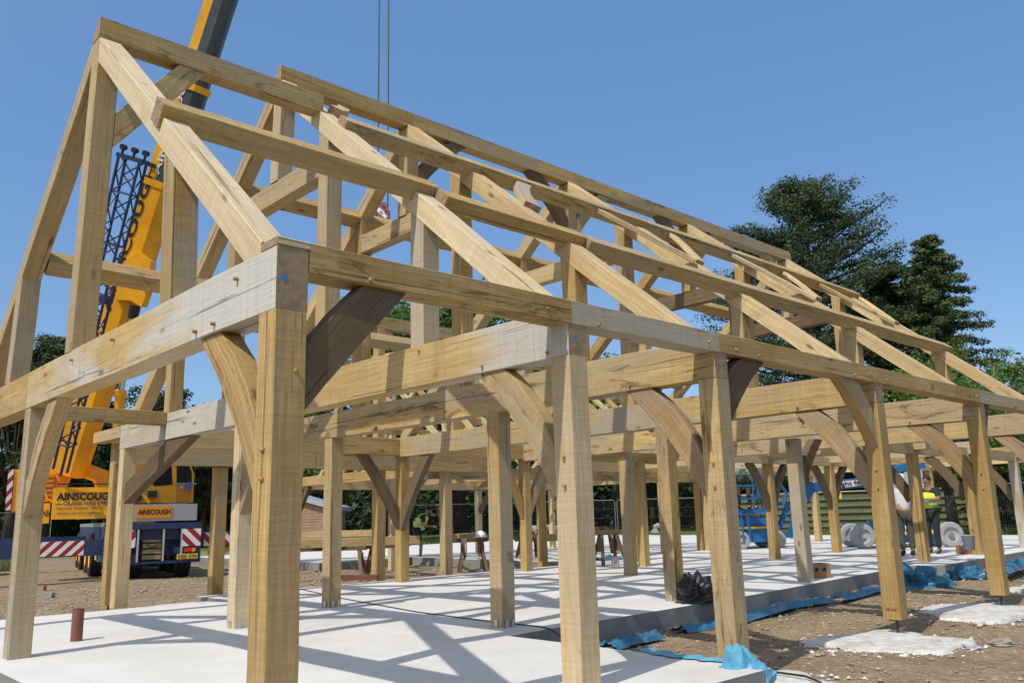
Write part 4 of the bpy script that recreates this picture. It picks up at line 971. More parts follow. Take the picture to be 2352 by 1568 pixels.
for x, y in ((1.28, .0), (1.28, 1.5), (-1.72, 0.1), (-1.72, 1.5)):
    wheel(x, y, .44, .32, GR, liftB, WL, ay, GT)
for x in (1.28,): MB().tube([W_(x, -.18, .44), W_(x, -.1, .44)], .09, 12).build('hub_cap', CHROME, liftB)
arm = MB(); a0, a1 = W_(.0, .7, 2.5), atd(1842, 1122, 30.5); arm.bar(a0, a1, .3, .34); arm = arm.build('boom_arm', LIFTB, liftB)
adir = (a0-a1).normalized(); tb = atd(1925, 1136, 30.1)
tb = a1+adir*((tb-a1).dot(adir))
an_ = adir.cross(PZ).normalized(); au_ = an_.cross(adir).normalized()
bb = MB(); bb.obox(tb+adir*1.1+an_*.16, adir*1.15, an_*.006, au_*.11); bb.build('name_board', WHITE, arm)
text('lettering', 'Height for Hire', tb+adir*.0+an_*.17-au_*.06, adir, au_, .15, BLACK, arm, w=2.1, bold=.02, depth=.012)
wbox('yellow_marker', 0, .12, 0, .02, 0, .2, mat('marker_amber', (.85, .55, .03), .5), liftB, lambda x, y, z: atd(1926, 1145, 30.0)+ax*x+ay*y+PZ*z)
bb = MB(); bb.prism([atd(u_, v_, 30.3) for u_, v_ in ((1838, 1098), (1868, 1108), (1872, 1128), (1858, 1150), (1838, 1146))], fh*.5); bb.build('jib_joint', LIFTB, liftB)
# platform lifted beside posts with two people in its basket
o2, bx_, by_, W2_ = frame_at(1745, 1262, 32.5, .12, -1.06)
liftA = empty('boom_lift', o2, 'blue access platform with railed basket carrying two people behind the posts', 'boom lift')
A2 = (bx_, by_)
wbox('chassis', -1.0, .9, 0, 1.3, .25, .85, LIFTB, liftA, W2_, A2); wbox('hazard_plate', -1.05, .6, -.12, -.02, .76, .84, mat('hazard_yellow', (.45, .33, .03), .5), liftA, W2_, A2)
wbox('engine_block', -.5, .5, .1, 1.1, .86, 1.30, mat('machinery_dark', (.05, .055, .06), .6, col2=(.3, .3, .3), scale=14), liftA, W2_, A2); wbox('battery_cover', -.9, .8, .05, 1.2, .86, 1.18, LIFTB, liftA, W2_, A2)
for x, y in ((-.75, -.05), (.7, -.05), (-.75, 1.35), (.7, 1.35)): wheel(x, y, .34, .3, GR, liftA, lambda x, y, z: W2_(x, y, z), by_, GT)
wbox('platform_floor', -.95, .85, -.05, 1.15, 1.33, 1.50, LIFTB, liftA, W2_, A2)
for zz in (1.9, 2.4, 2.83):
    bb = MB(); bb.tube([W2_(-.95, -.05, zz), W2_(.85, -.05, zz), W2_(.85, 1.15, zz), W2_(-.95, 1.15, zz), W2_(-.95, -.05, zz)], .028, 6); bb.build('guard_rail', LIFTB, liftA)
for x, y in ((-.95, -.05), (-.1, -.05), (.3, -.05), (.85, -.05), (-.95, 1.15), (.85, 1.15)): MB().tube([W2_(x, y, 1.5), W2_(x, y, 2.85)], .03, 6).build('rail_post', LIFTB, liftA)
wbox('basket_panel', .05, .8, -.1, -.04, 1.9, 2.85, LIFTB, liftA, W2_, A2); wbox('sign', .38, .6, -.12, -.102, 2.4, 2.63, BLACK, liftA, W2_, A2)
for s in (-1, 1):
    MB().tube([W2_(-.55+s*.14, -.2, .3), W2_(-.6+s*.12, -.2, 1.45)], .035, 6).build('ladder_rail', LIFTB, liftA)
MB().tube([W2_(.85, .3, 2.3), W2_(1.25, .3, 2.35), W2_(1.42, .3, 2.1), W2_(1.3, .3, 1.7), W2_(.95, .3, 1.65)], .07, 8).build('hose_loop', LIFTB, liftA)
MB().bar(W2_(.9, .4, .45), W2_(1.55, .5, 1.7), .13, .16).build('lower_arm', LIFTB, liftA); MB().bar(W2_(1.5, .5, .35), W2_(1.85, .6, 1.7), .12, .14).build('lower_arm', LIFTB, liftA); MB().bar(W2_(.7, .4, .5), W2_(1.6, .5, .42), .14, .16).build('lower_link', LIFTB, liftA)
for k, (x, lb) in enumerate(((-.62, 'worker in hi-vis vest at the left of the raised blue basket'), (.1, 'worker in hi-vis vest at the right of the raised blue basket'))):
    q = W2_(x, .5, 1.50); person(q, yaw_view+math.pi+.4-k*.9, dict(elR=(.26,.1,1.2), wrR=(.2,.3,1.18), elL=(-.26,.1,1.2), wrL=(-.15,.32,1.15)), lb, DKCL, KHAKI, vest=True, skin=SKINM, h=.98)
# ------------------------------------------------------------------ sawhorses, timber stack and site things
def sawhorse(u, v, z, dep, ln, yaw, label, h=.95, m=OAKB):
    if dep: o_ = atd(u, v, dep); o_.z = z
    else: o_ = onp(u, v, 2, z)
    a_ = rh*math.cos(yaw)+fh*math.sin(yaw); c_ = PZ.cross(a_)
    e = empty('sawhorse', o_, label, 'sawhorse', 'sawhorses around the site'); WW = lambda x, y, z: o_+a_*x+c_*y+PZ*z
    bb = MB(); bb.bar(WW(-ln/2, 0, h), WW(ln/2, 0, h), .16, .12); bb.build('top_rail', m, e)
    for sx in (-1, 1):
        for sy in (-1, 1):
            MB().bar(WW(sx*(ln/2-.05), sy*.30, 0), WW(sx*(ln/2-.22), sy*.03, h-.02), .10, .05, up=c_).build('leg', m, e)
        bb = MB(); X_ = sx*(ln/2-.14); bb.prism([WW(X_, -.17, h*.42), WW(X_, .17, h*.42), WW(X_, .06, h*.86), WW(X_, -.06, h*.86)], a_*.03); bb.build('gusset', m, e)
    return e, WW, h
strap_m = mat('dusty_pink_strap', (.27, .20, .205), .85, bump=.3, scale=40)
def strap(u, v, dep, ln, label, w=.05, wd=.16):
    p = atd(u, v, dep); bb = MB()
    for k, dx in enumerate((-wd*.5, -wd*.2, wd*.15, wd*.5)):
        L_ = ln*(1, .85, .95, .8)[k]
        bb.tube([p+rh*dx-fh*.02, p+rh*(dx*1.1)-PZ*L_*.5-fh*.05, p+rh*(dx*.8)-PZ*L_], w*.5, 6)
    bb.tube([p+rh*wd*.5-PZ*ln*.79, p-PZ*ln*.95, p-rh*wd*.5-PZ*ln*.99], w*.5, 6)
    o_ = bb.build('lifting_strap', strap_m, origin=p); tag(o_, label, 'strap', 'lifting straps hung over timbers')
e1, W1_, h1 = sawhorse(1086, 1301, -1.36, 28.2, 1.0, .15, 'sawhorse under the white helmet on bare soil', h=1.02)
sawhorse(1400, 1297, -1.06, 0, .95, .5, 'dark sawhorse standing on the slab with straps over it')
sawhorse(1365, 1272, -1.06, 0, 1.6, .1, 'wide sawhorse further back on the slab behind the dark one')
sawhorse(727, 1318, -1.36, 25.5, 1.5, .2, 'sawhorse at the left end of the long timber, nearest the crane'); sawhorse(800, 1322, -1.36, 25.5, 1.1, -.1, 'middle sawhorse under the long timber behind the thin posts'); sawhorse(885, 1318, -1.36, 26.5, 1.3, .3, 'sawhorse at the right end of the long timber by the striding worker')
sawhorse(1215, 1298, -1.36, 30, 1.0, .4, 'sawhorse half hidden behind posts beside the grey slab edge')
a_, b_ = atd(690, 1248, 25.2), atd(962, 1246, 26.6); z_ = -.36
lt = empty('squared_timber', (a_.x, a_.y, z_), 'long pale squared timber lying across the sawhorses', 'timber'); timber('beam', (a_.x, a_.y, z_+.13), (b_.x, b_.y, z_+.13), .25, .25, PZ, OAKP, lt)
a_, b_ = atd(700, 1240, 25.8), atd(858, 1236, 26.3)
lt2 = empty('squared_timber', (a_.x, a_.y, -.1), 'shorter squared timber resting on the long one', 'timber'); timber('beam', (a_.x, a_.y, .02), (b_.x, b_.y, .02), .2, .2, PZ, OAKP, lt2)
a_, b_ = atd(1045, 1243, 28.6), atd(1108, 1240, 29.8)
lt3 = empty('squared_timber', (a_.x, a_.y, -.45), 'short squared timber carrying the straps and helmet', 'timber'); timber('beam', (a_.x, a_.y, -.25), (b_.x, b_.y, -.25), .25, .36, PZ, OAK, lt3)
a_, b_ = atd(1205, 1246, 36), atd(1275, 1240, 37)
lt4 = empty('squared_timber', (a_.x, a_.y, -1.0), 'squared timber lying low on the distant slab', 'timber'); timber('beam', (a_.x, a_.y, -.55), (b_.x, b_.y, -.55), .3, .4, PZ, OAK, lt4)
strap(1065, 1236, 28.3, .72, 'faded pink strap looped over the timber left of the helmet'); strap(1104, 1236, 28.6, .6, 'faded pink strap hanging just below the white helmet'); strap(1352, 1264, 24.6, .75, 'pair of straps hanging over the wide sawhorse on the slab', wd=.3); strap(1412, 1277, 23.2, .8, 'dark strap draped over the nearer sawhorse on the slab')
hp = atd(1104, 1232, 28.7); bb = MB()
for i in range(7):
    t = i/6; rr = math.cos(t*math.pi/2)
    for j in range(18): a = 2*math.pi*j/18; bb.v.append(hp+rh*.19*rr*math.cos(a)+fh*.22*rr*math.sin(a)+PZ*(.21*math.sin(t*math.pi/2)))
for i in range(6):
    for j in range(18): bb.face([i*18+j, i*18+(j+1) % 18, (i+1)*18+(j+1) % 18, (i+1)*18+j])
hh = empty('hard_hat', hp, 'white hard hat left on top of a short timber', 'hard hat'); bb.build('shell', HAT, hh, smooth=True)
MB().tube([hp-PZ*.01, hp+PZ*.012], .23, 20).build('brim', HAT, hh)
def pipe(u, v, z, r, h, mt, label, dep=None):
    q = onp(u, v, 2, z) if dep is None else atd(u, v, dep); bb = MB(); n = 20
    for rr, zz in ((r, 0), (r, h), (r*.86, h), (r*.86, h-.3)): bb.v += [q+Vector((rr*math.cos(2*math.pi*j/n), rr*math.sin(2*math.pi*j/n), zz)) for j in range(n)]
    for k in range(3):
        for j in range(n): bb.face([k*n+j, k*n+(j+1) % n, (k+1)*n+(j+1) % n, (k+1)*n+j])
    o_ = bb.build('drain_pipe', mt, smooth=False, origin=q); tag(o_, label, 'pipe', 'drain pipes rising from the slab')
pipe(175, 1471, -1.06, .075, .42, RUST, 'brown drain pipe stub standing in the near slab at left')
pipe(925, 1335, -1.06, .08, .5, RUST, 'brown drain pipe stub in front of the post with two curved braces')
pipe(1958, 1246, -1.06, .13, .72, TERRA, 'orange terracotta pipe stub at the far right of the slab')
pk = onp(812, 1332, 2, -1.06); lt5 = empty('plank', pk, 'dark red-brown plank lying at the far edge of the slab', 'plank'); MB().obox(pk+PZ*.07, rh*.62+PZ*.0, fh*.12, PZ*.06).build('board', RUST, lt5)
# cardboard tray
CARD = mat('brown_cardboard', (.26, .15, .075), .85, col2=(.32, .19, .1), scale=10); CARDI = mat('cardboard_inside', (.16, .09, .045), .9)
def tray(u, v, z, w, d, h, yaw, label, holes=True):
    q = onp(u, v, 2, z); a_ = rh*math.cos(yaw)+fh*math.sin(yaw); c_ = PZ.cross(a_); e = empty('cardboard_box', q, label, 'box')
    for nm, cx, cy, sx, sy in (('side', 0, 0, w/2, .01), ('side', 0, d, w/2, .01), ('side', -w/2, d/2, .01, d/2), ('side', w/2, d/2, .01, d/2)):
        MB().obox(q+a_*cx+c_*cy+PZ*(h/2+.005), a_*sx, c_*sy, PZ*h/2).build(nm, CARD, e)
    MB().obox(q+c_*d/2+PZ*.01, a_*w/2, c_*d/2, PZ*.008).build('base', CARDI, e)
    if holes:
        for x in (-.2, .18): disc(q+a_*(w*x)-c_*.012+PZ*h*.6, -c_, .05, BLACK, e, 'hand_hole', 16)
tray(1886, 1327, -1.06, .5, .42, .30, .25, 'open brown cardboard tray beside a post at the slab edge'); tray(2232, 1272, -1.06, .45, .4, .25, .1, 'small brown box beside the last front post', False)
bk = onp(2227, 1262, 2, -.80); MB().tube([Vector((bk.x, bk.y, -.8)), Vector((bk.x, bk.y, -.42))], .14, 14, r1=.17).build('bucket_body', GREY, empty('bucket', (bk.x, bk.y, -.8), 'grey plastic bucket on the small brown box', 'bucket'))
tray(2297, 1257, -1.06, .3, .3, .18, .3, 'tiny carton on the slab at the far right', False)
# crumpled bag and membrane sheets
def crumple(name, pts_c, rx, ry, rz, mt, seed, label, cat, n=26, m=14, amp=.35, group=None, sub=None):
    from mathutils import noise as mn
    bb = MB(); c = Vector(pts_c)
    for i in range(m+1):
        ph = math.pi*.5*i/m
        for j in range(n):
            a = 2*math.pi*j/n; d_ = Vector((math.cos(a)*math.cos(ph), math.sin(a)*math.cos(ph), math.sin(ph)))
            k = 1+amp*(mn.noise(d_*2.3+Vector((seed, 0, 0)))*1.3+.3*abs(mn.noise(d_*4+Vector((0, seed, 0))))-.15)
            bb.v.append(c+rh*d_.x*rx*k+fh*d_.y*ry*k+PZ*d_.z*rz*k)
    for i in range(m):
        for j in range(n): bb.face([i*n+j, i*n+(j+1) % n, (i+1)*n+(j+1) % n, (i+1)*n+j])
    o_ = bb.build(name, mt, smooth=False, origin=c); return tag(o_, label, cat, group)
BAGM = mat('black_bag', (.012, .012, .014), .38, bump=.4, scale=9)
bg_ = onp(1602, 1383, 2, -1.06); bg_.z = -1.06
crumple('refuse_bag', bg_, .34, .26, .42, BAGM, 3, 'crumpled black bag leaning on a post at the slab edge', 'bag', amp=.5)
def sheet_strip(pix, z, w, label, seed, mt=TARP, h=.10):
    """loose membrane lying along a line of picture points on the ground plane z"""
    from mathutils import noise as mn
    P_ = [onp(u, v, 2, z) for u, v in pix]; pts = []
    for i in range(len(P_)-1):
        for k in range(14): pts.append(P_[i].lerp(P_[i+1], k/14))
    pts.append(P_[-1]); bb = MB(); c = 9
    for i, p in enumerate(pts):
        t = (pts[min(i+1, len(pts)-1)]-pts[max(i-1, 0)]).normalized(); s_ = PZ.cross(t).normalized()
        for j in range(c):
            q = j/(c-1)-.5; e_ = mn.noise(Vector((i*.22, seed, 0)))
            hh_ = h*(.5+.9*abs(mn.noise(Vector((i*.16, j*.5, seed))))+.35*mn.noise(Vector((i*.45, j*.8, seed+3))))*(1-(2*q)**2)**.5
            bb.v.append(p+s_*(q*w*(1+.5*e_)+.12*e_)+PZ*max(.004, hh_*.62))
    for i in range(len(pts)-1):
        for j in range(c-1): bb.face([i*c+j, i*c+j+1, (i+1)*c+j+1, (i+1)*c+j])
    return tag(bb.build('membrane_sheet', mt, origin=P_[0]), label, 'sheet', 'blue membrane sheets along the slab edge')
sheet_strip([(1398, 1492), (1440, 1478), (1512, 1464)], -1.33, .28, 'folded blue membrane in the inner corner of the slabs', 1, h=.2)
sheet_strip([(1560, 1452), (1625, 1441), (1700, 1425), (1790, 1398), (1850, 1388), (1905, 1380)], -1.34, .34, 'blue membrane strip running beside the long slab edge', 2, h=.2)
sheet_strip([(1925, 1378), (1970, 1368), (2022, 1352)], -1.33, .3, 'lighter blue membrane piece along the slab edge right of centre', 5, h=.18)
sheet_strip([(1480, 1492), (1560, 1508), (1640, 1515), (1735, 1522)], -1.05, .16, 'blue membrane edging lapping over the near slab corner', 3, TARPL, h=.06)
cp = onp(2110, 1345, 2, -1.34); crumple('membrane_heap', (cp.x, cp.y, -1.36), 0.62, .5, .46, TARP, 7, 'crumpled heap of blue membrane below the two men', 'sheet', amp=.5)
cp = onp(2222, 1328, 2, -1.34); crumple('membrane_heap', (cp.x, cp.y, -1.36), 0.5, .4, .3, TARP, 9, 'smaller heap of blue membrane left of the last front post', 'sheet', amp=.45)
sheet_strip([(2290, 1318), (2320, 1306), (2350, 1296)], -1.2, .5, 'blue membrane at the right picture edge beside the slab', 8, h=.35)
cp = onp(1705, 1562, 2, -1.2); crumple('plastic_sheet', (cp.x, cp.y, -1.36), .36, .34, .42, TARPL, 12, 'shiny light blue plastic at the bottom edge near the brown-stained post', 'sheet', amp=.45)
sheet_strip([(985, 1262), (1010, 1256)], -1.36, .9, 'blue membrane on the soil behind the striding worker', 11, h=.3)
sheet_strip([(1370, 1288), (1420, 1284)], -1.06, .5, 'blue membrane under the sawhorse on the slab', 13, h=.25)
# cable on the slab
cb_ = [onp(u, v, 2, -1.052) for u, v in ((690, 1352), (784, 1373), (860, 1387), (960, 1405), (1060, 1418), (1160, 1430), (1240, 1438), (1265, 1444), (1290, 1462))]
tag(MB().tube(cb_, .011, 5).build('cable', BLACK, origin=cb_[0]), 'thin black cable running across the slab', 'cable')
cb_ = [onp(u, v, 2, -1.25) for u, v in ((1752, 1540), (1800, 1545), (1850, 1552), (1885, 1566))]; tag(MB().tube(cb_, .012, 5).build('cable', BLACK, origin=cb_[0]), 'black cable on the soil at the bottom right', 'cable')
# rubble and stones
def stone(name, u, v, z, r, mt, label, seed, group=None, flat=.55, dep=None):
    q = onp(u, v, 2, z) if dep is None else atd(u, v, dep); q.z = z-.01; return crumple(name, q, r, r*.8, r*flat, mt, seed, label, 'stone', 12, 6, .5, group)
STN = mat('pale_stone', (.26, .23, .20), .9, col2=(.38, .35, .31), scale=12); STW = mat('mortar_lump', (.42, .41, .39), .9, bump=.6, scale=12); TIM = mat('splintered_wood', (.34, .24, .14), .85)
stone('rubble', 2225, 1490, -1.34, .16, STW, 'long grey lump of hardened concrete on the soil at lower right', 21, flat=.4); stone('rubble', 2300, 1478, -1.34, .15, STN, 'pale broken piece beside the grey concrete lump', 22, flat=.6)
stone('rubble', 1966, 1511, -1.34, .06, STN, 'small reddish brown stone lying nearest the bottom edge', 23); stone('rubble', 1953, 1527, -1.34, .045, RUST, 'tiny brick-red pebble below the reddish stone', 24)
for k, (u, v) in enumerate(((1792, 1508), (1846, 1502), (1790, 1424), (1870, 1404), (2160, 1479), (1645, 1368), (2080, 1460), (1930, 1380), (2300, 1400), (2190, 1435), (2270, 1430), (2010, 1500), (1890, 1476), (2120, 1530), (1760, 1470), (2330, 1525))):
    random.seed(100+k); stone('pebble', u, v, -1.34, random.uniform(.03, .06), random.choice((STN, RUST, STW)), 'small stone scattered on the brown soil', 30+k, 'small stones scattered on the soil')
for k, (u, v) in enumerate(((14, 1372), (32, 1366), (92, 1352), (110, 1368))):
    q = onp(u, v, 2, -1.3); tag(MB().obox(q+PZ*.02, rh*.14, fh*.09, PZ*.07).build('brick', [TIM, STN][k % 2], origin=q), 'loose pale block on the soil left of the slab', 'block', 'loose blocks at the left')
# stone heap far behind
bb = MB()
from mathutils import noise as mn2
random.seed(5)
for u0, u1, n_ in ((1225, 1292, 46), (1500, 1530, 24), (1625, 1660, 20)):
    for k in range(n_):
        u = random.uniform(u0, u1); p = atd(u, 1222-random.random()*14, 58+random.random()*2); r = random.uniform(.12, .3); o_ = len(bb.v)
        for i in range(4):
            for j in range(7):
                a = 2*math.pi*j/7; ph = -1.2+2.5*i/3; bb.v.append(p+Vector((math.cos(a)*math.cos(ph), math.sin(a)*math.cos(ph), math.sin(ph)*.8))*r*random.uniform(.8, 1.15))
        for i in range(3):
            for j in range(7): bb.face([o_+i*7+j, o_+i*7+(j+1) % 7, o_+(i+1)*7+(j+1) % 7, o_+(i+1)*7+j])
        bb.face([o_+21+j for j in range(7)])
tag(bb.build('stone_heap', STN, origin=atd(1260, 1222, 58)), kind='stuff', label='heap of grey stones before the fence')
# soil pipe / handwriting on the fourth front post
text('handwriting', 'slab level', (9.5-.004, .20, -.98), -PY, PZ, .05, BLACK, P[3], w=.15, bold=-.004, depth=.004)
# ------------------------------------------------------------------ fences, shed
WIREM = mat('dull_mesh_wire', (.09, .095, .095), .7)
def heras(u, dep0, u2, dep2, n, label0):
    a = atd(u, 1200, dep0); b_ = atd(u2, 1200, dep2); a.z = b_.z = -1.36; d = (b_-a)/n; Lw = d.length; d.normalize()
    for k in range(n):
        p0 = a+d*(Lw*k); H = 2.72
        o_ = empty('mesh_fence_panel', p0, label0, 'fence panel', 'galvanised mesh fence panels round the site')
        P_ = lambda x, z: p0+d*x+PZ*z
        MB().tube([P_(.08, .05), P_(.08, H-.15), P_(.2, H), P_(Lw-.2, H), P_(Lw-.08, H-.15), P_(Lw-.08, .05)], .024, 5).build('frame_tube', GALV, o_)
        bb = MB()
        for i in range(1, 30): x = .08+(Lw-.16)*i/30; bb.tube([P_(x, .12), P_(x, H-.02)], .004, 3, caps=False)
        for z in (.12, .7, 1.4, 2.05): bb.tube([P_(.08, z), P_(Lw-.08, z)], .006, 3, caps=False)
        bb.build('wire_mesh', WIREM, o_); MB().obox(P_(.0, .06), d*.12, d.cross(PZ)*.4, PZ*.09).build('foot_block', BLACK, o_)
heras(640, 66, 1830, 62, 9, 'grey mesh fence panel standing before the dark trees')
heras(-60, 50, 120, 54, 1, 'mesh fence panel at the far left beyond the crane')
heras(2255, 44, 2420, 38, 1, 'tall mesh fence panel at the right edge in front of dark trees')
GFM = mat('weathered_green_boards', (.105, .125, .06), .85, col2=(.17, .18, .095), scale=5)
def board_fence(u, d0, u2, d2, label):
    a = atd(u, 1200, d0); b_ = atd(u2, 1200, d2); a.z = b_.z = -1.36; d = b_-a; Lw = d.length; d.normalize(); c = d.cross(PZ)
    e = empty('board_fence', a, label, 'fence'); bb = MB()
    for r in range(11):
        z = .2+r*.245
        k = 0
        while k*3.0 < Lw:
            x0, x1 = k*3.0+.03, min(Lw, k*3.0+2.98); s_ = 1 if r % 2 else -1
            bb.obox(a+d*(x0+x1)/2+c*(.07*s_)+PZ*z, d*(x1-x0)/2, c*.02, PZ*.115); k += 1
    bb.build('board_panel', GFM, e); bb = MB()
    MB().obox(a+d*Lw/2+PZ*2.9, d*Lw/2, c*.12, PZ*.04).build('capping', OAKP, e)
    k = 0
    while k*3.0 <= Lw: MB().obox(a+d*k*3.0+PZ*1.4, d*.08, c*.06, PZ*1.4).build('post', GFM, e); k += 1
board_fence(1660, 68, 2250, 58, 'green stained horizontal board fence behind the blue lifts')
# shed
sh = atd(655, 1235, 54); sh.z = -1.36; she = empty('shed', sh, 'timber clad shed with pale grey roof behind the posts', 'shed')
SHB = mat('red_cedar_boards', (.33, .19, .12), .85, col2=(.42, .27, .18), scale=3); SHR = mat('pale_roof_sheet', (.36, .42, .48), .5)
bb = MB()
for r in range(13): bb.obox(sh+rh*1.2+fh*2+PZ*(.15+r*.18), rh*1.85+PZ*0, fh*2.0, PZ*.082)
bb.build('cladding', SHB, she)
bb = MB(); bb.prism([sh+rh*-.9+PZ*3.6-fh*.3, sh+rh*3.4+PZ*2.35-fh*.3, sh+rh*3.4+PZ*2.62-fh*.3, sh+rh*-.9+PZ*3.9-fh*.3], fh*4.6); bb.build('roof', SHR, she)
bb = MB(); bb.prism([sh+rh*-.65+PZ*2.4, sh+rh*3.05+PZ*2.4, sh+rh*-.65+PZ*3.5], fh*3.9); bb.build('gable', SHB, she)
st = atd(712, 1228, 50); st.z = -1.36; ste = empty('timber_stack', st, 'low stack of squared timbers beside the shed', 'timber')
for r in range(2):
    for k in range(2): MB().obox(st+PZ*(.5+r*.36)+fh*k*.4, rh*.9, fh*.17, PZ*.16).build('timber', OAK, ste)
# ------------------------------------------------------------------ trees
def leafmat(name, c0, c1, c2, tr=.25):
    M = bpy.data.materials.new(name); M.use_nodes = True; n = M.node_tree; L_ = n.links; N = n.nodes; B = N['Principled BSDF']
    tc = N.new('ShaderNodeTexCoord'); t = N.new('ShaderNodeTexNoise'); t.inputs['Scale'].default_value = .9; t.inputs['Detail'].default_value = 8; t.inputs['Roughness'].default_value = .75
    L_.new(tc.outputs['Object'], t.inputs['Vector']); r = N.new('ShaderNodeValToRGB'); e = r.color_ramp.elements; e.new(.5)
    for k, (p, c) in enumerate(((.32, c0), (.5, c1), (.68, c2))): e[k].position = p; e[k].color = (*c, 1)
    L_.new(t.outputs[0], r.inputs[0]); L_.new(r.outputs[0], B.inputs['Base Color']); B.inputs['Roughness'].default_value = .55; B.inputs['Specular IOR Level'].default_value = .3
    tl = N.new('ShaderNodeBsdfTranslucent'); L_.new(r.outputs[0], tl.inputs[0]); mx = N.new('ShaderNodeMixShader'); mx.inputs[0].default_value = tr
    L_.new(B.outputs[0], mx.inputs[1]); L_.new(tl.outputs[0], mx.inputs[2]); L_.new(mx.outputs[0], N['Material Output'].inputs[0]); return M
LF_C = leafmat('chestnut_leaves', (.045, .09, .016), (.085, .16, .026), (.14, .235, .042)); LF_P = leafmat('pine_needles', (.035, .060, .026), (.060, .092, .038), (.095, .135, .055), .2)
LF_L = leafmat('light_cherry_leaves', (.06, .11, .02), (.10, .165, .03), (.17, .24, .05)); LF_D = leafmat('dark_wood_leaves', (.018, .034, .012), (.032, .056, .018), (.055, .09, .027), .2)
LF_S = leafmat('spruce_needles', (.042, .07, .022), (.07, .105, .032), (.11, .15, .045), .2)
BARK = mat('bark', (.045, .033, .025), .95, col2=(.075, .058, .045), scale=14, bump=.6)
def leafs(b, c, r, n, sz, flat=1.0, droop=0.0, five=False):
    for _ in range(n):
        while True:
            d_ = Vector((random.uniform(-1, 1), random.uniform(-1, 1), random.uniform(-1, 1)))
            if d_.length < 1: break
        d_ = d_*(.55+.45*random.random()); p = c+Vector((d_.x*r, d_.y*r, d_.z*r*flat)); s_ = sz*random.uniform(.6, 1.3)
        nn = (d_+Vector((random.uniform(-.8, .8), random.uniform(-.8, .8), random.uniform(-.2, 1.1)))).normalized(); a = nn.orthogonal().normalized(); a = (a*math.cos(random.random()*6.28)+nn.cross(a)*math.sin(random.random()*6.28)); q = nn.cross(a)
        o_ = len(b.v); b.v += [p-a*s_, p+q*s_*.45-Vector((0, 0, droop*s_)), p+a*s_, p-q*s_*.45]; b.face([o_, o_+1, o_+2, o_+3])
def tree_mesh(name, kind, H, R, seed):
    """returns (crown MB, wood MB) about the origin, in units"""
    random.seed(seed); cr, wd = MB(), MB(); O = Vector((0, 0, 0))
    lean = Vector((random.uniform(-.03, .03), random.uniform(-.03, .03), 0))
    if kind == 'pine':
        wd.tube([O, Vector((.1, 0, H*.3)), Vector((-.2, .1, H*.62)), Vector((0, 0, H*.93))], [H*.028, H*.023, H*.015, H*.004], 9)
        for i in range(155):
            t = .22+.78*(i/155)**.85; a = random.random()*6.28; rr = R*(.55+.5*math.sin(min(1, (t-.1)/.55)*math.pi*.5))*(1-max(0, (t-.6)/.4)**2.0*.80)*random.uniform(.6, 1.12); z = H*t
            tip = Vector((math.cos(a)*rr, math.sin(a)*rr, z+rr*.16)); st_ = Vector((0, 0, z-rr*.12)); mid_ = st_.lerp(tip, .55)+Vector((0, 0, -.04*rr))
            wd.tube([st_, mid_, tip], [H*.006, H*.0038, H*.0015], 5)
            for k in range(7):
                f = .38+.62*k/6; c = st_.lerp(tip, f)+Vector((random.uniform(-1, 1), random.uniform(-1, 1), random.uniform(-.1, .5)))*R*.11
                leafs(cr, c, R*random.uniform(.12, .20), 105, .15, .62)
    elif kind == 'spruce':
        wd.tube([O, Vector((0, 0, H*.97))], [H*.022, H*.003], 8)
        for i in range(150):
            t = .08+.9*i/150; a = i*2.4+random.random(); rr = R*(1-t)**.75*random.uniform(.75, 1.12)+.25; z = H*t
            tip = Vector((math.cos(a)*rr, math.sin(a)*rr, z-rr*.12)); st_ = Vector((0, 0, z))
            wd.tube([st_, tip], [.07, .015], 4)
            for k in range(5): leafs(cr, st_.lerp(tip, .25+.75*k/4)+Vector((0, 0, -.1)), .62+.8*(1-t), 85, .15, .6, .3)
    else:
        wd.tube([O, Vector((.15, .1, H*.22)), Vector((0, .2, H*.45))], [H*.03, H*.024, H*.014], 9)
        n = 84
        for i in range(n):
            a = random.random()*6.28; ph = random.uniform(-.55, 1.45); k_ = random.uniform(.55, 1.0); low = .52
            c = Vector((math.cos(a)*math.cos(ph)*R*k_, math.sin(a)*math.cos(ph)*R*k_, H*low+math.sin(ph)*H*(1-low)*k_*.95))+Vector((0, 0, 0))
            if i % 3 == 0: wd.tube([Vector((0, 0, H*random.uniform(.2, .45))), c*.5+Vector((0, 0, H*.22)), c], [H*.009, H*.006, H*.0015], 5)
            leafs(cr, c, R*random.uniform(.16, .27), 230 if kind == 'broad' else 150, .18 if kind == 'broad' else .125, .75, .3)
    return cr, wd
MESH = {}
def plant(kind, H, R, seed, lm, name, loc, label, group=None, rot=0, sc=1.0, cat='tree'):
    key = (kind, H, R, seed, lm.name)
    e = bpy.data.objects.new(name, None); scene.collection.objects.link(e); e.location = T(loc); e.rotation_euler = (0, 0, rot); e.scale = (sc,)*3; WT[e.name] = Vector((0, 0, ZG*S)); tag(e, label, cat, group)
    if key not in MESH:
        cr, wd = tree_mesh(name, kind, H, R, seed); a = cr.build('crown', lm, e); b_ = wd.build('trunk', BARK, e, smooth=True); MESH[key] = (a, b_)
    else:
        for src in MESH[key]: c = src.copy(); scene.collection.objects.link(c); c.parent = e
    return e
def base(u, dep, z=-1.36): p = atd(u, 1200, dep); p.z = z; return p
D2R = FPX
def hgt(vtop, dep, u=1176):   # height in units that reaches image row vtop at this depth
    p = atd(u, vtop, dep); return p.z+1.36
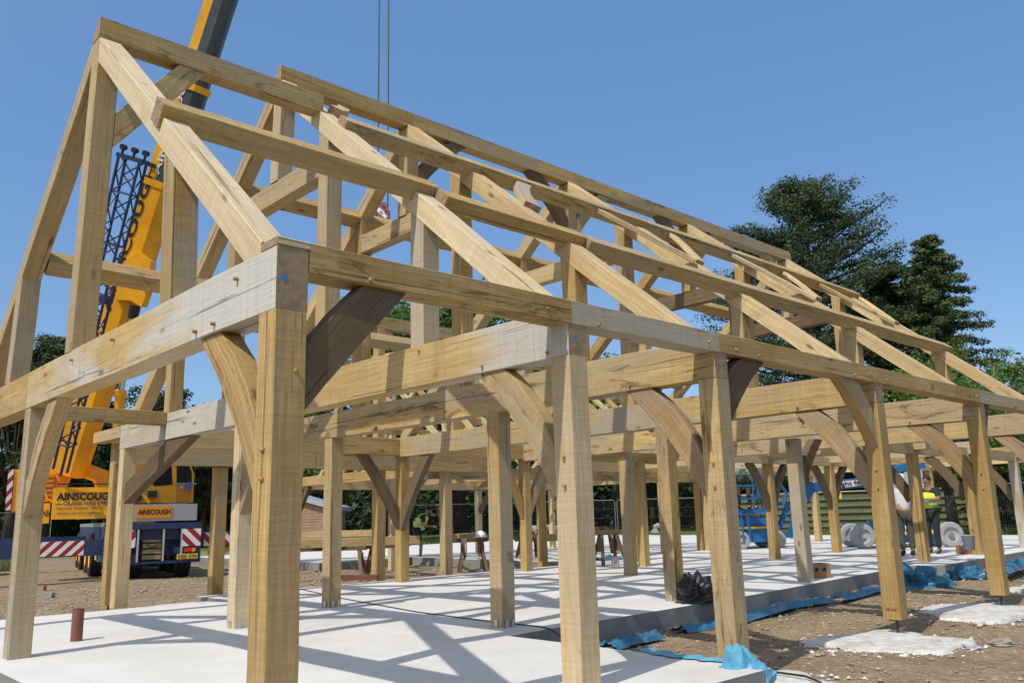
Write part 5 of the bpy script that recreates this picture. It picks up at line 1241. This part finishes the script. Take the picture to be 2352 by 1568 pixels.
# right conifers
plant('pine', hgt(366, 82, 1915), 9.6, 3, LF_P, 'pine_tree', base(1918, 82), 'tallest dark pine, broad crown rising behind the roof ridge at right')
plant('pine', hgt(575, 78, 2090)*1.0, 5.2, 5, LF_P, 'pine_tree', base(2098, 78), 'darker pine between the tallest pine and the pointed conifer')
plant('spruce', hgt(478, 74, 2205), 8.8, 4, LF_S, 'conifer_tree', base(2212, 74), 'pointed green conifer near the right edge')
plant('light', hgt(770, 46, 2190), 5.6, 8, LF_L, 'cherry_tree', base(2190, 46), 'light green leafy tree with crooked trunk behind the last posts')
plant('light', hgt(800, 50, 2340), 5.2, 9, LF_L, 'cherry_tree', base(2345, 50), 'light green leafy tree cut by the right edge')
# middle broadleaf trees
random.seed(11)
mids = [(880, 640, 60, 'bright chestnut tree rising between the rafters left of centre', 7.5), (1060, 612, 72, 'chestnut tree with its top against the sky in the middle', 7.0), (700, 900, 64, 'chestnut tree behind the shed', 6.5), (1240, 860, 70, 'chestnut tree low behind the second front post', 7), (1420, 800, 78, 'chestnut tree behind the straps and sawhorses', 7), (1620, 900, 74, 'leafy tree behind the blue platform', 6.5), (2010, 900, 72, 'leafy tree behind the green fence', 6)]
for k, (u, vt, dep, lb, R_) in enumerate(mids):
    Ht = hgt(vt, dep, u); sc_ = Ht/16.0
    plant('broad', 16.0, 6.4, 20+(k % 3), LF_C, 'chestnut_tree', base(u, dep), lb, 'broadleaf trees beyond the site', rot=k*1.7, sc=sc_)
# left dark trees
for k, (u, vt, dep, kd, lm, lb) in enumerate(((20, 800, 58, 'broad', LF_D, 'dark tree at the left edge behind the crane'), (105, 770, 66, 'pine', LF_P, 'pine with a ragged top left of the king post foot'), (215, 960, 60, 'broad', LF_D, 'dark tree behind the crane boom foot'),
        (345, 862, 62, 'broad', LF_D, 'dark round tree right of the crane ram'), (470, 985, 64, 'broad', LF_D, 'dark low tree behind the crane cab'), (585, 960, 66, 'broad', LF_D, 'dark tree behind the corner post'), (1500, 1000, 80, 'broad', LF_D, 'dark tree at the back of the site, centre right'), (1790, 1020, 84, 'broad', LF_D, 'dark tree behind the boards of the green fence'))):
    Ht = hgt(vt, dep, u)
    if kd == 'pine': plant('pine', 16.0, 5.0, 6, lm, 'pine_tree', base(u, dep), lb, None, rot=k, sc=Ht/16.0)
    else: plant('broad', 16.0, 6.4, 20+(k % 3), lm, 'dark_tree', base(u, dep), lb, 'dark trees at the site edge', rot=k*2.1, sc=Ht/16.0)
# woodland belt that closes the horizon: one mass
random.seed(77); wb = MB()
from mathutils import noise as mnz
def belt(u0, u1, dep, h, n, sz):
    for i in range(n):
        u = random.uniform(u0, u1); d_ = dep+random.uniform(-4, 9); p = base(u, d_); hh_ = h*(.75+.5*mnz.noise(Vector((u*.012, 0, dep))))*1.0
        leafs(wb, p+PZ*(hh_*random.random()**.8), 1.1, 16, sz, .9, .3)
belt(-200, 2600, 96, 10.5, 2600, .55); belt(-150, 2500, 88, 5.5, 1300, .42); belt(-150, 520, 70, 7.5, 800, .34); belt(2230, 2500, 60, 8.5, 420, .34)
tag(wb.build('woodland', LF_D, origin=base(1176, 90)), 'dark wood closing the view behind the site', kind='stuff')
# dark backing added as the wood's shade, so no bright horizon shows between leaves
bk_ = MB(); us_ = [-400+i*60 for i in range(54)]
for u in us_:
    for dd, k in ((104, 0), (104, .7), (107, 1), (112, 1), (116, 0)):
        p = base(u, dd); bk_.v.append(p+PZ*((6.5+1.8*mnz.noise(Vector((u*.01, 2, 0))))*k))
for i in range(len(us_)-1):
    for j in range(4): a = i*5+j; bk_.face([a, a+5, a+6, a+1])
tag(bk_.build('wood_shade_backing', mat('wood_shade_backing', (.016, .028, .011), .95, col2=(.03, .045, .015), scale=1.2, bump=.5), origin=base(1176, 104)), kind='structure')
# grass tufts along the edges of the bare soil
random.seed(9); gb = MB()
for _ in range(5200):
    r_ = random.random(); 
    if r_ < .45: p = base(random.uniform(1780, 2380), random.uniform(46, 64))
    elif r_ < .75: p = base(random.uniform(-60, 60), random.uniform(36, 50))
    else: p = base(random.uniform(480, 1700), random.uniform(48, 64))
    if -.3 < p.x < 42 and -1 < p.y < 34 and not (p.x < 13 and p.y > 13.5): continue
    for k in range(3):
        a = random.random()*6.28; h_ = random.uniform(.12, .34); w_ = .03; q = p+Vector((math.cos(a), math.sin(a), 0))*.12; t_ = Vector((math.cos(a+1.3), math.sin(a+1.3), 0))
        o_ = len(gb.v); gb.v += [q-t_*w_, q+t_*w_, q+Vector((math.cos(a)*.12, math.sin(a)*.12, h_))]; gb.face([o_, o_+1, o_+2])
tag(gb.build('grass', leafmat('grass_blades', (.07, .11, .02), (.13, .17, .035), (.25, .27, .06)), origin=base(1500, 50)), 'rough grass round the edge of the site', kind='stuff')
